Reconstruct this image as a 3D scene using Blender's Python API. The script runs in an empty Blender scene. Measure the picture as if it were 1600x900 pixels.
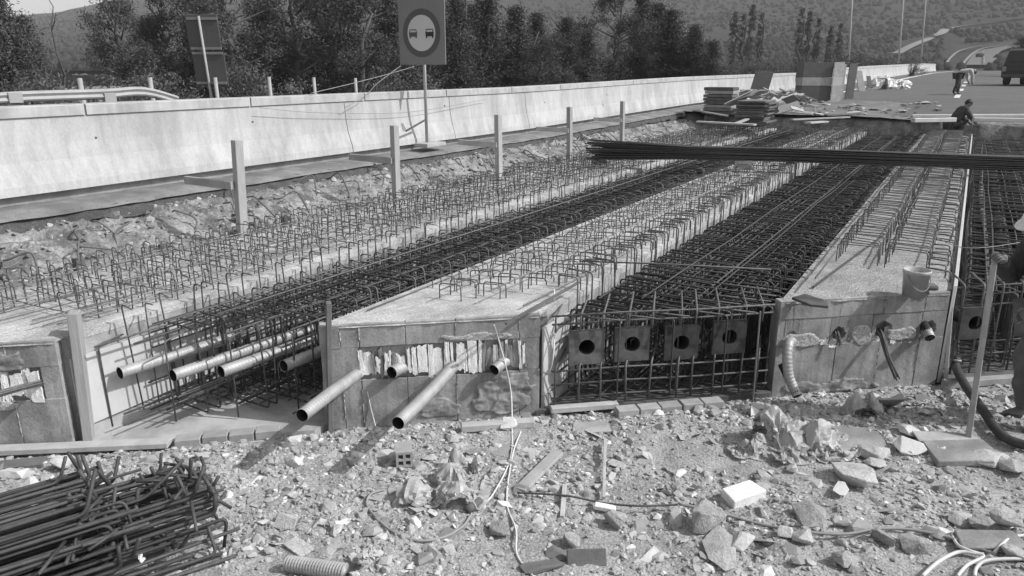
import bpy, bmesh, math, random
import numpy as np
from mathutils import Vector, Matrix, noise, Quaternion

# ------------------------------------------------------------------ camera, sky, sun, exposure
SC = bpy.context.scene
COL = SC.collection
CAM_H, FPX = 2.75, 1155.0
PITCH = math.atan(342 / 1155)
YAW = math.atan(730 / math.hypot(1155, 342))
cam_data = bpy.data.cameras.new('camera')
cam = bpy.data.objects.new('camera', cam_data)
COL.objects.link(cam)
cam.location = (0, 0, CAM_H)
cam.rotation_euler = (math.pi / 2 - PITCH, 0, YAW)
cam_data.sensor_width = 36
cam_data.lens = 36 * FPX / 1600
cam_data.clip_start = 0.05
cam_data.clip_end = 8000
SC.camera = cam

SUN_AZ, SUN_EL = math.radians(20), math.radians(42)     # azimuth counted from +x towards +y
world = bpy.data.worlds.new('World')
SC.world = world
world.use_nodes = True
wn = world.node_tree.nodes
wl = world.node_tree.links
wn.clear()
sky = wn.new('ShaderNodeTexSky')
sky.sky_type = 'NISHITA'
sky.sun_disc = False
sky.sun_elevation = SUN_EL
sky.sun_rotation = math.pi / 2 - SUN_AZ
sky.dust_density = 2.0
bw = wn.new('ShaderNodeRGBToBW')                        # the photograph is black and white
bg = wn.new('ShaderNodeBackground')
bg.inputs['Strength'].default_value = 0.15
wo = wn.new('ShaderNodeOutputWorld')
wl.new(sky.outputs[0], bw.inputs[0])
wl.new(bw.outputs[0], bg.inputs['Color'])
wl.new(bg.outputs[0], wo.inputs[0])

sun_data = bpy.data.lights.new('sun', 'SUN')
sun_data.energy = 2.9
sun_data.angle = math.radians(0.5)
sun_data.color = (1, 1, 1)
sun = bpy.data.objects.new('sun', sun_data)
COL.objects.link(sun)
SUN_DIR = Vector((math.cos(SUN_AZ) * math.cos(SUN_EL), math.sin(SUN_AZ) * math.cos(SUN_EL), math.sin(SUN_EL)))
sun.rotation_euler = SUN_DIR.to_track_quat('Z', 'Y').to_euler()
sun.location = (20, 15, 30)

vs = SC.view_settings
vs.view_transform = 'Standard'
vs.look = 'None'
vs.exposure = 0.52
vs.gamma = 1.0
vs.use_curve_mapping = False
SC.render.film_transparent = False

# ------------------------------------------------------------------ helpers
fwd = np.array([-math.sin(YAW) * math.cos(PITCH), math.cos(YAW) * math.cos(PITCH), -math.sin(PITCH)])
rgt = np.array([math.cos(YAW), math.sin(YAW), 0.0])
upv = np.cross(rgt, fwd)
CP = np.array([0, 0, CAM_H])


def ray(px, py):
    return fwd * FPX + rgt * (px - 800) - upv * (py - 450)


def atz(px, py, z):
    d = ray(px, py)
    return Vector(CP + d * ((z - CAM_H) / d[2]))


def atx(px, py, x):
    d = ray(px, py)
    return Vector(CP + d * (x / d[0]))


def aty(px, py, y):
    d = ray(px, py)
    return Vector(CP + d * (y / d[1]))


def polar(px, dist, z=0.0):
    d = ray(px, 108)
    k = dist / math.hypot(d[0], d[1])
    return Vector((d[0] * k, d[1] * k, z))


FA, FB = 7.30, 0.862                       # skewed end of the deck: y = FA + FB * x
UF = Vector((1, FB, 0)).normalized()       # along the end
NF = Vector((FB, -1, 0)).normalized()      # out of the end, towards the photographer


def fy(x):
    return FA + FB * x


def atf(px, py, off=0.0):
    """point of the deck end's vertical plane, pushed out by off"""
    d = ray(px, py)
    p0 = np.array([0, FA, 0]) + np.array(NF) * off
    n = np.array(NF)
    t = ((p0 - CP) @ n) / (d @ n)
    return Vector(CP + d * t)


def lerp(a, b, t):
    return a + (b - a) * t


def sstep(a, b, x):
    t = min(1, max(0, (x - a) / (b - a)))
    return t * t * (3 - 2 * t)


def interp(x, pts):
    if x <= pts[0][0]:
        return pts[0][1]
    for (a, va), (b, vb) in zip(pts, pts[1:]):
        if x <= b:
            return lerp(va, vb, (x - a) / (b - a))
    return pts[-1][1]


def fbm(x, y, z=0.0, o=4):
    s, a = 0.0, 0.5
    for _ in range(o):
        s += a * noise.noise((x, y, z))
        x *= 2.03; y *= 2.03; z *= 2.03; a *= 0.5
    return s


MATS = {}


def mat(name, v, rough=0.9, var=0.2, scale=6.0, bump=0.25, bscale=60.0, metal=0.0, spec=0.3, rnd=0.0,
        stretch=(1, 1, 1), speck=0.0, speck_scale=90.0, stain=0.0, stain_scale=1.5, attr=None, bdist=0.01, translucent=0.0, streak=0.0):
    """grey procedural material: broad mottling, fine specks, blotchy stains, bump"""
    m = bpy.data.materials.new(name)
    m.use_nodes = True
    n, l = m.node_tree.nodes, m.node_tree.links
    b = n['Principled BSDF']
    b.inputs['Roughness'].default_value = rough
    b.inputs['Metallic'].default_value = metal
    b.inputs['Specular IOR Level'].default_value = spec
    tc = n.new('ShaderNodeTexCoord')
    mp = n.new('ShaderNodeMapping')
    mp.inputs['Scale'].default_value = stretch
    l.new(tc.outputs['Object'], mp.inputs[0])
    vec = mp.outputs[0]

    def noise_node(sc, det=5.0, rg=0.6):
        t = n.new('ShaderNodeTexNoise')
        t.inputs['Scale'].default_value = sc
        t.inputs['Detail'].default_value = det
        t.inputs['Roughness'].default_value = rg
        l.new(vec, t.inputs['Vector'])
        return t.outputs['Fac']

    def rng(sock, lo, hi, a=0.3, c=0.7):
        r = n.new('ShaderNodeMapRange')
        r.inputs[1].default_value = a
        r.inputs[2].default_value = c
        r.inputs[3].default_value = lo
        r.inputs[4].default_value = hi
        l.new(sock, r.inputs[0])
        return r.outputs[0]

    def mul(a, c):
        k = n.new('ShaderNodeMath')
        k.operation = 'MULTIPLY'
        for i, s in enumerate((a, c)):
            if isinstance(s, float):
                k.inputs[i].default_value = s
            else:
                l.new(s, k.inputs[i])
        return k.outputs[0]

    f = mul(rng(noise_node(scale), 1 - var, 1 + var), float(v))
    if speck:
        f = mul(f, rng(noise_node(speck_scale, 2.0), 1 - speck, 1 + speck * 0.6, 0.35, 0.65))
    if stain:
        f = mul(f, rng(noise_node(stain_scale, 6.0, 0.65), 1 - stain, 1.0, 0.40, 0.56))
    if streak:
        m2 = n.new('ShaderNodeMapping')
        m2.inputs['Scale'].default_value = (7, 7, 0.45)
        l.new(tc.outputs['Object'], m2.inputs[0])
        t2 = n.new('ShaderNodeTexNoise')
        t2.inputs['Scale'].default_value = 1.6
        t2.inputs['Detail'].default_value = 6
        l.new(m2.outputs[0], t2.inputs['Vector'])
        f = mul(f, rng(t2.outputs['Fac'], 1 - streak, 1.0, 0.40, 0.55))
    if rnd:
        oi = n.new('ShaderNodeObjectInfo')
        f = mul(f, rng(oi.outputs['Random'], 1 - rnd, 1 + rnd, 0, 1))
    if attr:
        at = n.new('ShaderNodeAttribute')
        at.attribute_name = attr
        f = mul(f, at.outputs['Fac'])
    cb = n.new('ShaderNodeCombineColor')
    for i in range(3):
        l.new(f, cb.inputs[i])
    l.new(cb.outputs[0], b.inputs['Base Color'])
    if bump:
        bp = n.new('ShaderNodeBump')
        bp.inputs['Strength'].default_value = bump
        bp.inputs['Distance'].default_value = bdist
        l.new(noise_node(bscale, 6.0), bp.inputs['Height'])
        l.new(bp.outputs[0], b.inputs['Normal'])
    if translucent:
        tr = n.new('ShaderNodeBsdfTranslucent')
        l.new(cb.outputs[0], tr.inputs['Color'])
        mx = n.new('ShaderNodeMixShader')
        mx.inputs[0].default_value = translucent
        l.new(b.outputs[0], mx.inputs[1])
        l.new(tr.outputs[0], mx.inputs[2])
        l.new(mx.outputs[0], n['Material Output'].inputs[0])
    MATS[name] = m
    return m


mat('apron_soil', 0.17, var=0.3, scale=1.2, bump=0.6, bscale=20, speck=0.35, speck_scale=30)
mat('rubble_soil', 0.36, var=0.28, scale=2.2, bump=0.8, bscale=45, speck=0.4, speck_scale=70, bdist=0.02)
mat('terrain_soil', 0.20, var=0.3, scale=0.5, bump=0.5, bscale=6)
mat('bank_soil', 0.31, streak=0.2, var=0.3, scale=1.8, bump=1.0, bscale=22, speck=0.25, speck_scale=30, stain=0.5, stain_scale=2.6, bdist=0.03)
mat('parapet_concrete', 0.47, streak=0.10, var=0.10, scale=3, bump=0.15, bscale=70, stain=0.2, stain_scale=1.1, stretch=(1, 1, 0.4), speck=0.08, speck_scale=60)
mat('coping_concrete', 0.44, streak=0.10, var=0.10, scale=5, bump=0.15, bscale=60, stain=0.18, stain_scale=3)
mat('old_concrete', 0.30, var=0.2, scale=2.5, bump=0.35, bscale=50, speck=0.15, stain=0.25, stain_scale=2)
mat('mortar', 0.42, var=0.2, scale=9, bump=0.8, bscale=50, speck=0.3, speck_scale=60)
mat('ledge_concrete', 0.22, var=0.25, scale=2.5, bump=0.5, bscale=40, speck=0.2, stain=0.3, stain_scale=1.5)
mat('face_concrete', 0.39, streak=0.2, var=0.16, scale=4, bump=0.5, bscale=35, speck=0.14, stain=0.34, stain_scale=2.6)
mat('grainy_concrete', 0.36, var=0.18, scale=4, bump=1.0, bscale=70, speck=0.55, speck_scale=75, stain=0.16, stain_scale=1.5)
mat('screed', 0.48, var=0.16, scale=3, bump=0.7, bscale=60, speck=0.25, speck_scale=60, stain=0.25, stain_scale=2)
mat('foam_white', 0.78, var=0.12, scale=9, bump=0.6, bscale=70, speck=0.1)
mat('white_board', 0.52, rough=0.6, var=0.05, scale=4, bump=0.05, stain=0.08, stain_scale=3)
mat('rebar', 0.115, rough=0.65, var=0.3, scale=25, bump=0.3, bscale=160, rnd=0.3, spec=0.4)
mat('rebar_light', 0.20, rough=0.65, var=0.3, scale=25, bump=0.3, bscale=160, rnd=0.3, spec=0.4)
mat('rebar_dark', 0.055, rough=0.55, var=0.3, scale=18, bump=0.35, bscale=200, rnd=0.35, spec=0.5)  # dark steel, tone lowered further to deepen the shade in the trenches
mat('galvanised', 0.40, rough=0.55, var=0.12, scale=9, bump=0.05, metal=0.25, spec=0.5, stain=0.15, stain_scale=7)
mat('duct_inside', 0.03, var=0.2)
mat('steel_plate', 0.11, rnd=0.45, rough=0.55, var=0.25, scale=6, bump=0.1, stain=0.4, stain_scale=7, metal=0.2)
mat('timber', 0.36, rough=0.8, var=0.16, scale=5, bump=0.35, bscale=18, stretch=(7, 7, 0.6), rnd=0.12)
mat('timber_flat', 0.38, rough=0.85, var=0.18, scale=6, bump=0.35, bscale=22, rnd=0.22)
mat('timber_dark', 0.13, rough=0.85, var=0.25, scale=6, bump=0.35, bscale=22, rnd=0.3)
mat('plywood', 0.42, rough=0.75, var=0.12, scale=3, bump=0.15, bscale=30, stain=0.2, stain_scale=3)
mat('panel_dark', 0.11, rough=0.7, var=0.12, scale=3, bump=0.1, rnd=0.2)
mat('panel_mid', 0.30, rough=0.7, var=0.12, scale=3, bump=0.1, rnd=0.2)
mat('brick', 0.34, var=0.12, scale=12, bump=0.35, bscale=80, rnd=0.15)
mat('asphalt', 0.12, var=0.10, scale=0.6, bump=0.25, bscale=25, speck=0.15, speck_scale=14, stain=0.12, stain_scale=0.25)
mat('far_asphalt', 0.13, var=0.05, scale=0.05, bump=0)
mat('broken_asphalt', 0.08, var=0.3, scale=5, bump=0.8, bscale=30, speck=0.3, speck_scale=50)
mat('paint_white', 0.62, rough=0.7, var=0.1, scale=5, bump=0.05)
mat('guard_steel', 0.34, rough=0.65, var=0.1, scale=4, metal=0.0, bump=0.05)
mat('sign_back', 0.085, rough=0.6, var=0.08, scale=2, bump=0.03)
mat('sign_face', 0.20, rough=0.5, var=0.04, scale=2, bump=0.0)
mat('sign_white', 0.55, rough=0.5, var=0.04, scale=2, bump=0.0)
mat('sign_ring', 0.09, rough=0.5, var=0.04, scale=2, bump=0.0)
mat('sign_black', 0.025, rough=0.5, var=0.04, scale=2, bump=0.0)
mat('pole_steel', 0.40, rough=0.5, var=0.08, scale=4, bump=0.05, metal=0.2)
mat('plastic_sheet', 0.58, rough=0.4, var=0.08, scale=4, bump=0.25, bscale=30, spec=0.5, translucent=0.4)
mat('plastic_white', 0.75, rough=0.5, var=0.08, scale=4, bump=0.1, spec=0.5)
mat('bucket_plastic', 0.43, rough=0.5, var=0.07, scale=7, bump=0.1, stain=0.15, stain_scale=9)
mat('cable_white', 0.62, rough=0.6, var=0.1, scale=20, bump=0.1)
mat('cable_grey', 0.28, rough=0.6, var=0.1, scale=20, bump=0.1)
mat('rubber', 0.05, rough=0.55, var=0.2, scale=20, bump=0.1)
mat('rock_grey', 0.34, var=0.22, scale=9, bump=0.8, bscale=70, speck=0.2, speck_scale=60, rnd=0.12)
mat('rock_light', 0.46, var=0.18, scale=9, bump=0.8, bscale=70, speck=0.15, speck_scale=60, rnd=0.1)
mat('rock_white', 0.56, var=0.10, scale=8, bump=0.5, bscale=40, rnd=0.06)
mat('rock_dark', 0.15, var=0.2, scale=6, bump=0.5, bscale=28, rnd=0.1)
mat('rubble_chips', 1.0, var=0.14, scale=9, bump=0.4, bscale=60, attr='tone')
mat('bark', 0.09, var=0.3, scale=4, bump=0.5, bscale=12)
mat('bark_pale', 0.30, var=0.25, scale=4, bump=0.5, bscale=12)
mat('needles', 0.088, rough=0.75, var=0.3, scale=0.8, bump=0, attr='tone', spec=0.2, translucent=0.15)
mat('needles_pale', 0.12, rough=0.75, var=0.4, scale=0.8, bump=0, attr='tone', spec=0.2, translucent=0.15)
mat('hill_scrub', 0.026, var=0.3, scale=0.012, bump=0.0, speck=0.5, speck_scale=0.12)
mat('hill_crowns', 0.032, var=0.3, scale=0.3, bump=0, attr='tone')
mat('far_track', 0.22, var=0.1, scale=0.05, bump=0)
mat('cloth_dark', 0.055, rough=0.9, var=0.25, scale=9, bump=0.4, bscale=25)
mat('cloth_grey', 0.13, rough=0.9, var=0.2, scale=9, bump=0.4, bscale=25)
mat('cloth_light', 0.42, rough=0.9, var=0.12, scale=9, bump=0.4, bscale=25)
mat('cap_cloth', 0.72, rough=0.9, var=0.08, scale=14, bump=0.3, bscale=60)
mat('skin', 0.17, rough=0.6, var=0.1, scale=14, bump=0.1)
mat('hair', 0.03, rough=0.6, var=0.2, scale=30, bump=0.3)
mat('shoe', 0.06, rough=0.7, var=0.2, scale=12, bump=0.2)
mat('car_paint', 0.03, rough=0.3, var=0.05, scale=4, bump=0.0, spec=0.5)
mat('glass_dark', 0.02, rough=0.08, var=0.05, scale=4, bump=0.0, spec=0.6)


class MB:
    """collects shapes, builds ONE mesh object"""

    def __init__(s):
        s.v, s.f, s.t = [], [], []

    def add(s, v, f, tone=None):
        o = len(s.v)
        s.v += [tuple(p) for p in v]
        s.f += [[i + o for i in q] for q in f]
        if tone is not None:
            s.t += [tone] * len(f)
        return s

    def hexa(s, a):
        """eight corners: bottom ring of four, then top ring"""
        return s.add(a, [(3, 2, 1, 0), (4, 5, 6, 7), (0, 1, 5, 4), (1, 2, 6, 5), (2, 3, 7, 6), (3, 0, 4, 7)])

    def box(s, x0, x1, y0, y1, z0, z1):
        return s.hexa([(x0, y0, z0), (x1, y0, z0), (x1, y1, z0), (x0, y1, z0),
                       (x0, y0, z1), (x1, y0, z1), (x1, y1, z1), (x0, y1, z1)])

    def obox(s, c, ax, ay, az):
        """box by centre and three half-extent vectors"""
        c, ax, ay, az = Vector(c), Vector(ax), Vector(ay), Vector(az)
        return s.hexa([c - ax - ay - az, c + ax - ay - az, c + ax + ay - az, c - ax + ay - az,
                       c - ax - ay + az, c + ax - ay + az, c + ax + ay + az, c - ax + ay + az])

    def beam(s, a, b, w, h, up=(0, 0, 1)):
        a, b = Vector(a), Vector(b)
        d = (b - a)
        t = d.normalized()
        side = t.cross(Vector(up))
        if side.length < 1e-4:
            side = t.cross(Vector((1, 0, 0)))
        side.normalize()
        u = side.cross(t).normalized()
        return s.obox((a + b) / 2, d / 2, side * (w / 2), u * (h / 2))

    def prism(s, poly, z0, z1):
        n = len(poly)
        v = [(p[0], p[1], z0) for p in poly] + [(p[0], p[1], z1) for p in poly]
        return s.add(v, [tuple(range(n))[::-1], tuple(range(n, 2 * n))] + [(i, (i + 1) % n, n + (i + 1) % n, n + i) for i in range(n)])

    def tube(s, pts, r, n=6, closed=False, caps=True):
        pts = [Vector(p) for p in pts]
        m = len(pts)
        rr = r if isinstance(r, (list, tuple)) else [r] * m
        vs_, fs = [], []
        nrm = None
        for i, p in enumerate(pts):
            if closed:
                t = (pts[(i + 1) % m] - pts[i - 1])
            else:
                t = pts[min(i + 1, m - 1)] - pts[max(i - 1, 0)]
            if t.length < 1e-9:
                t = Vector((0, 0, 1))
            t.normalize()
            if nrm is None:
                nrm = t.cross(Vector((0.31, 0.17, 0.94)))
                if nrm.length < 0.1:
                    nrm = t.cross(Vector((1, 0, 0)))
            nrm = nrm - t * nrm.dot(t)
            if nrm.length < 1e-6:
                nrm = t.orthogonal()
            nrm.normalize()
            bn = t.cross(nrm)
            for k in range(n):
                a = 2 * math.pi * k / n
                vs_.append(p + (nrm * math.cos(a) + bn * math.sin(a)) * rr[i])
        for i in range(m if closed else m - 1):
            j = (i + 1) % m
            for k in range(n):
                q = (k + 1) % n
                fs.append((i * n + k, i * n + q, j * n + q, j * n + k))
        if caps and not closed:
            fs.append(tuple(range(n))[::-1])
            fs.append(tuple(range((m - 1) * n, m * n)))
        return s.add(vs_, fs)

    def lathe(s, prof, c=(0, 0, 0), n=16):
        c = Vector(c)
        m = len(prof)
        v = [c + Vector((r * math.cos(2 * math.pi * k / n), r * math.sin(2 * math.pi * k / n), z)) for r, z in prof for k in range(n)]
        f = [(i * n + k, i * n + (k + 1) % n, (i + 1) * n + (k + 1) % n, (i + 1) * n + k) for i in range(m - 1) for k in range(n)]
        return s.add(v, f)

    def ball(s, c, r, n=10, m=7, sc=(1, 1, 1)):
        c = Vector(c)
        prof = [(math.sin(math.pi * i / m) * r, -math.cos(math.pi * i / m) * r) for i in range(m + 1)]
        v = [c + Vector((a * math.cos(2 * math.pi * k / n) * sc[0], a * math.sin(2 * math.pi * k / n) * sc[1], z * sc[2])) for a, z in prof for k in range(n)]
        f = [(i * n + k, i * n + (k + 1) % n, (i + 1) * n + (k + 1) % n, (i + 1) * n + k) for i in range(m) for k in range(n)]
        return s.add(v, f)

    def grid(s, P):
        a, b = len(P), len(P[0])
        v = [p for row in P for p in row]
        return s.add(v, [(i * b + j, i * b + j + 1, (i + 1) * b + j + 1, (i + 1) * b + j) for i in range(a - 1) for j in range(b - 1)])

    def mesh(s, name, m, base=(0, 0, 0), smooth=False):
        me = bpy.data.meshes.new(name)
        bx, by, bz = base
        me.from_pydata([(p[0] - bx, p[1] - by, p[2] - bz) for p in s.v], [], s.f)
        if s.t:
            at = me.attributes.new('tone', 'FLOAT', 'FACE')
            at.data.foreach_set('value', s.t)
        me.materials.append(MATS[m])
        if smooth:
            me.polygons.foreach_set('use_smooth', [True] * len(me.polygons))
        me.update()
        return me

    def build(s, name, m, parent=None, smooth=False, base=None):
        if base is None:
            base = BASE.get(parent.name, (0, 0, 0)) if parent else (0, 0, 0)
        o = bpy.data.objects.new(name, s.mesh(name, m, base, smooth))
        COL.objects.link(o)
        if parent:
            o.parent = parent
            BASE[o.name] = base
        else:
            o.location = base
            BASE[o.name] = base
        return o


BASE = {}


def fix_normals(o):
    bm = bmesh.new()
    bm.from_mesh(o.data)
    bmesh.ops.recalc_face_normals(bm, faces=bm.faces)
    bm.to_mesh(o.data)
    bm.free()


def bevel(o, w, seg=1):
    md = o.modifiers.new('edge', 'BEVEL')
    md.width = w
    md.segments = seg
    md.limit_method = 'ANGLE'
    return o


def tag(o, label=None, cat=None, group=None, kind=None):
    if label: o['label'] = label
    if cat: o['category'] = cat
    if group: o['group'] = group
    if kind: o['kind'] = kind
    return o


def thing(name, label, cat, loc=(0, 0, 0), group=None):
    o = bpy.data.objects.new(name, None)
    COL.objects.link(o)
    o.location = loc
    o.empty_display_size = 0.1
    BASE[o.name] = tuple(loc)
    return tag(o, label, cat, group)


def inst(name, me, parent, loc, rot=None):
    """a further part that shares mesh data; loc in world space"""
    o = bpy.data.objects.new(name, me)
    COL.objects.link(o)
    o.parent = parent
    b = BASE.get(parent.name, (0, 0, 0))
    o.location = (loc[0] - b[0], loc[1] - b[1], loc[2] - b[2])
    if rot is not None:
        o.rotation_euler = rot
    return o


def smooth_path(pts, k=6):
    """Catmull-Rom through the points"""
    pts = [Vector(p) for p in pts]
    out = []
    for i in range(len(pts) - 1):
        p0, p1, p2, p3 = pts[max(i - 1, 0)], pts[i], pts[i + 1], pts[min(i + 2, len(pts) - 1)]
        for j in range(k):
            t = j / k
            out.append(0.5 * ((2 * p1) + (p2 - p0) * t + (2 * p0 - 5 * p1 + 4 * p2 - p3) * t * t + (3 * p1 - p0 - 3 * p2 + p3) * t ** 3))
    out.append(pts[-1])
    return out


def rounded(pts, r, closed=False, k=3):
    """polyline with its corners rounded, as a bent bar has them"""
    pts = [Vector(p) for p in pts]
    m = len(pts)
    out = []
    for i, p in enumerate(pts):
        if not closed and i in (0, m - 1):
            out.append(p)
            continue
        a, b = pts[i - 1], pts[(i + 1) % m]
        da, db = (a - p), (b - p)
        ra = min(r, da.length * 0.45)
        rb = min(r, db.length * 0.45)
        A, B = p + da.normalized() * ra, p + db.normalized() * rb
        for j in range(k + 1):
            t = j / k
            out.append(A * (1 - t) ** 2 + p * 2 * t * (1 - t) + B * t * t)
    return out


def rock_mesh(seed, n=16, flat=1.0, elong=1.0):
    rs = random.Random(seed)
    bm = bmesh.new()
    for _ in range(n):
        d = Vector((rs.gauss(0, 1), rs.gauss(0, 1), rs.gauss(0, 1))).normalized() * rs.uniform(0.8, 1.05)
        bm.verts.new((d.x * elong, d.y, d.z * flat))
    r = bmesh.ops.convex_hull(bm, input=bm.verts)
    junk = [e for e in r.get('geom_interior', []) if isinstance(e, bmesh.types.BMVert)]
    if junk:
        bmesh.ops.delete(bm, geom=junk, context='VERTS')
    bm.verts.ensure_lookup_table()
    bm.verts.index_update()
    V = np.array([v.co[:] for v in bm.verts])
    Fc = [[v.index for v in f.verts] for f in bm.faces]
    bm.free()
    return V, Fc


def rot_rand(rs, tilt=0.5):
    return Matrix.Rotation(rs.uniform(0, 6.283), 3, 'Z') @ Matrix.Rotation(rs.gauss(0, tilt), 3, 'X') @ Matrix.Rotation(rs.gauss(0, tilt), 3, 'Y')


# ------------------------------------------------------------------ terrain
def road_z(y):
    return interp(y, [(20, 1.25), (26, 1.28), (34, 1.48), (45, 1.68), (60, 1.88), (100, 2.28), (160, 2.46), (200, 2.40), (260, 1.0), (2000, 1.0)])


def base_z(y):
    """foot of the parapet"""
    return interp(y, [(-20, 1.35), (16, 1.35), (28, 1.48), (60, 1.6), (120, 2.0)])


def ground_z(x, y):
    d = (y - fy(x)) / math.hypot(1, FB)              # metres behind the deck end (negative: towards the photographer)
    pit = -0.06 + 1.15 * sstep(-3.9, -5.4, d)
    if y > 26.2:
        z = lerp(pit, road_z(y) - 0.1, sstep(26.2, 26.6, y))
    else:
        z = pit
    z = lerp(z, 1.0, sstep(3.2, 4.2, x)) if y <= 26.2 else lerp(z, road_z(y) - 0.15 + min(8, max(0, (x - 10) * 0.25)), sstep(8, 12, x))
    if x < -7.4:
        edge = -7.4 if y < 27 else -8.0
        w = lerp(0.75, base_z(y) - 0.18, sstep(edge, -8.6, x)) if y < 27 else lerp(road_z(y) - 0.1, base_z(y) - 0.18, sstep(-7.5, -9, x))
        z = w - (.4 if x > -9.35 and y < 26.3 else 0)
    if x < -10.0:
        far = 0.35 + 1.2 * fbm(x * 0.03, y * 0.03) - 0.02 * min(60, -10 - x)
        z = lerp(base_z(y) - 0.18, far, sstep(-10.0, -13.5, x))
    r = math.hypot(x, y)
    if r > 150:
        z = lerp(z, -6, sstep(200, 330, r)) if r > 200 else z
    return z


def axis(dense, lo, hi):
    out = list(dense)
    s = dense[1] - dense[0]
    x, st = dense[-1], s
    while x < hi:
        st *= 1.28
        x += st
        out.append(x)
    x, st = dense[0], s
    while x > lo:
        st *= 1.28
        x -= st
        out.insert(0, x)
    return out


gx = axis([-16 + 0.4 * i for i in range(62)], -2500, 2500)
gy = axis([-2 + 0.45 * i for i in range(78)], -2500, 2500)
tag(MB().grid([[(x, y, ground_z(x, y)) for y in gy] for x in gx]).build('ground', 'terrain_soil', smooth=True), kind='structure')

# the far hillside: rises behind the trees up to the ridge
def hill_elev(r, px):
    ridge = interp(px, [(-900, 2.4), (0, 2.9), (100, 3.25), (180, 3.95), (270, 4.8), (420, 6.0), (700, 7.5), (1200, 8.2), (1700, 8.0), (2600, 7.0)])
    t = interp(r, [(230, -0.02), (300, 0.0), (420, 0.17), (600, 0.42), (850, 0.78), (1100, 1.0), (1400, 0.98)])
    return ridge * t


def hill_z(r, px):
    d = ray(px, 108)
    a = math.atan2(d[1], d[0])
    n_ = 10 * fbm(r * math.cos(a) * 0.006, r * math.sin(a) * 0.006) + 3.5 * fbm(r * math.cos(a) * 0.03, r * math.sin(a) * 0.03, 5)
    return CAM_H + r * math.tan(math.radians(hill_elev(r, px))) + n_ * sstep(280, 420, r)


def hill_pt(r, px):
    p = polar(px, r)
    p.z = hill_z(r, px)
    return p


hr = [230 + 18 * i for i in range(64)]
hp = [-900 + 25 * i for i in range(142)]
tag(MB().grid([[hill_pt(r, px) for px in hp] for r in hr]).build('hill', 'hill_scrub', smooth=True), kind='structure')


def hill_hit(px, py):
    """first point of the hillside along a sight line"""
    d = ray(px, py)
    el = math.degrees(math.atan2(d[2], math.hypot(d[0], d[1])))
    r = 240.0
    while r < 1380:
        z = hill_z(r, px)
        if math.degrees(math.atan2(z - CAM_H, r)) >= el:
            break
        r += 2
    return hill_pt(r, px)


def hill_strip(name, m, pix, width, lift=0.8):
    c = smooth_path([hill_hit(*p) for p in pix], 5)
    P = []
    for i, p in enumerate(c):
        t = (c[min(i + 1, len(c) - 1)] - c[max(i - 1, 0)])
        t.z = 0
        t.normalize()
        s = Vector((-t.y, t.x, 0)) * width / 2
        P.append([p + s + Vector((0, 0, lift)), p - s + Vector((0, 0, lift))])
    return tag(MB().grid(P).build(name, m), kind='structure')


hill_strip('far_track', 'far_track', [(1398, 86), (1420, 74), (1445, 63), (1462, 55), (1470, 47), (1500, 42), (1550, 35), (1610, 28)], 4.5)
hill_strip('far_road', 'far_asphalt', [(1532, 107), (1533, 98), (1535, 91), (1541, 85), (1556, 80), (1580, 76)], 9, 1.2)
hill_strip('far_verge', 'far_track', [(1503, 107), (1510, 96), (1517, 88), (1530, 81), (1560, 76), (1610, 71)], 1.0, 1.4)
hill_strip('far_verge', 'far_track', [(1478, 104), (1484, 94), (1497, 84), (1530, 77), (1580, 72)], .9, 1.4)
hill_strip('far_verge', 'far_track', [(1536, 106), (1534, 96), (1531, 89), (1534, 84)], 0.4, 1.7)

# road beyond the deck
rd = []
for y in [27.2 + i * 0.8 for i in range(20)] + [45 + 4 * i for i in range(46)]:
    rd.append([(x, y, road_z(y) + 0.02 * math.sin(x * 2.1 + y)) if y < 28 else (x, y, road_z(y)) for x in (-8.3, -6, -4, -2, 0, 2, 4, 6, 8, 10)])
road = tag(MB().grid(rd).build('road', 'asphalt', smooth=True), kind='structure')


def road_mark(name, x0, y0, x1, y1, w):
    n_ = max(2, int(abs(y1 - y0) / 3))
    P = []
    for i in range(n_ + 1):
        t = i / n_
        x, y = lerp(x0, x1, t), lerp(y0, y1, t)
        P.append([(x - w / 2, y, road_z(y) + 0.012), (x + w / 2, y, road_z(y) + 0.012)])
    MB().grid(P).build(name, 'paint_white', road)


road_mark('edge_line', -5.9, 38, -5.6, 46, 0.22)
road_mark('edge_line', -5.6, 47.5, -3.6, 150, 0.3)
for k in range(10):
    road_mark('lane_dash', -0.65, 38 + 7 * k, -0.65, 41 + 7 * k, 0.22)

# ------------------------------------------------------------------ rubble strewn ground in front of the deck
def bed_z(s, t):
    """s along the deck end, t metres out from it"""
    z = 0.015 + 0.035 * fbm(s * 1.1, t * 1.1, 1) + 0.03 * fbm(s * 4, t * 4, 2) + 0.034 * fbm(s * 11, t * 11, 3, 3)
    z += 0.10 * sstep(0.25, 1.0, t) * sstep(-3.4, -1.5, s) * (0.5 + fbm(s * 0.8, t * 0.8, 7))
    z += 0.12 * sstep(2.0, 3.1, t) * sstep(-2.2, -0.3, s)
    z -= 0.05 * sstep(0.3, -0.1, t)
    if t > 3.4:
        z += 1.0 * sstep(3.6, 5.2, t)
    return z


def bed_pt(s, t):
    p = Vector((0, FA, 0)) + UF * s + NF * t
    p.z = bed_z(s, t)
    return p


def st_of(p):
    q = Vector((p[0], p[1] - FA, 0))
    return q.dot(UF), q.dot(NF)


def gnd(px, py):
    """spot of the strewn ground along a sight line"""
    z = 0.03
    for _ in range(6):
        p = atz(px, py, z)
        z = bed_z(*st_of(p))
    p.z = z
    return p


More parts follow.
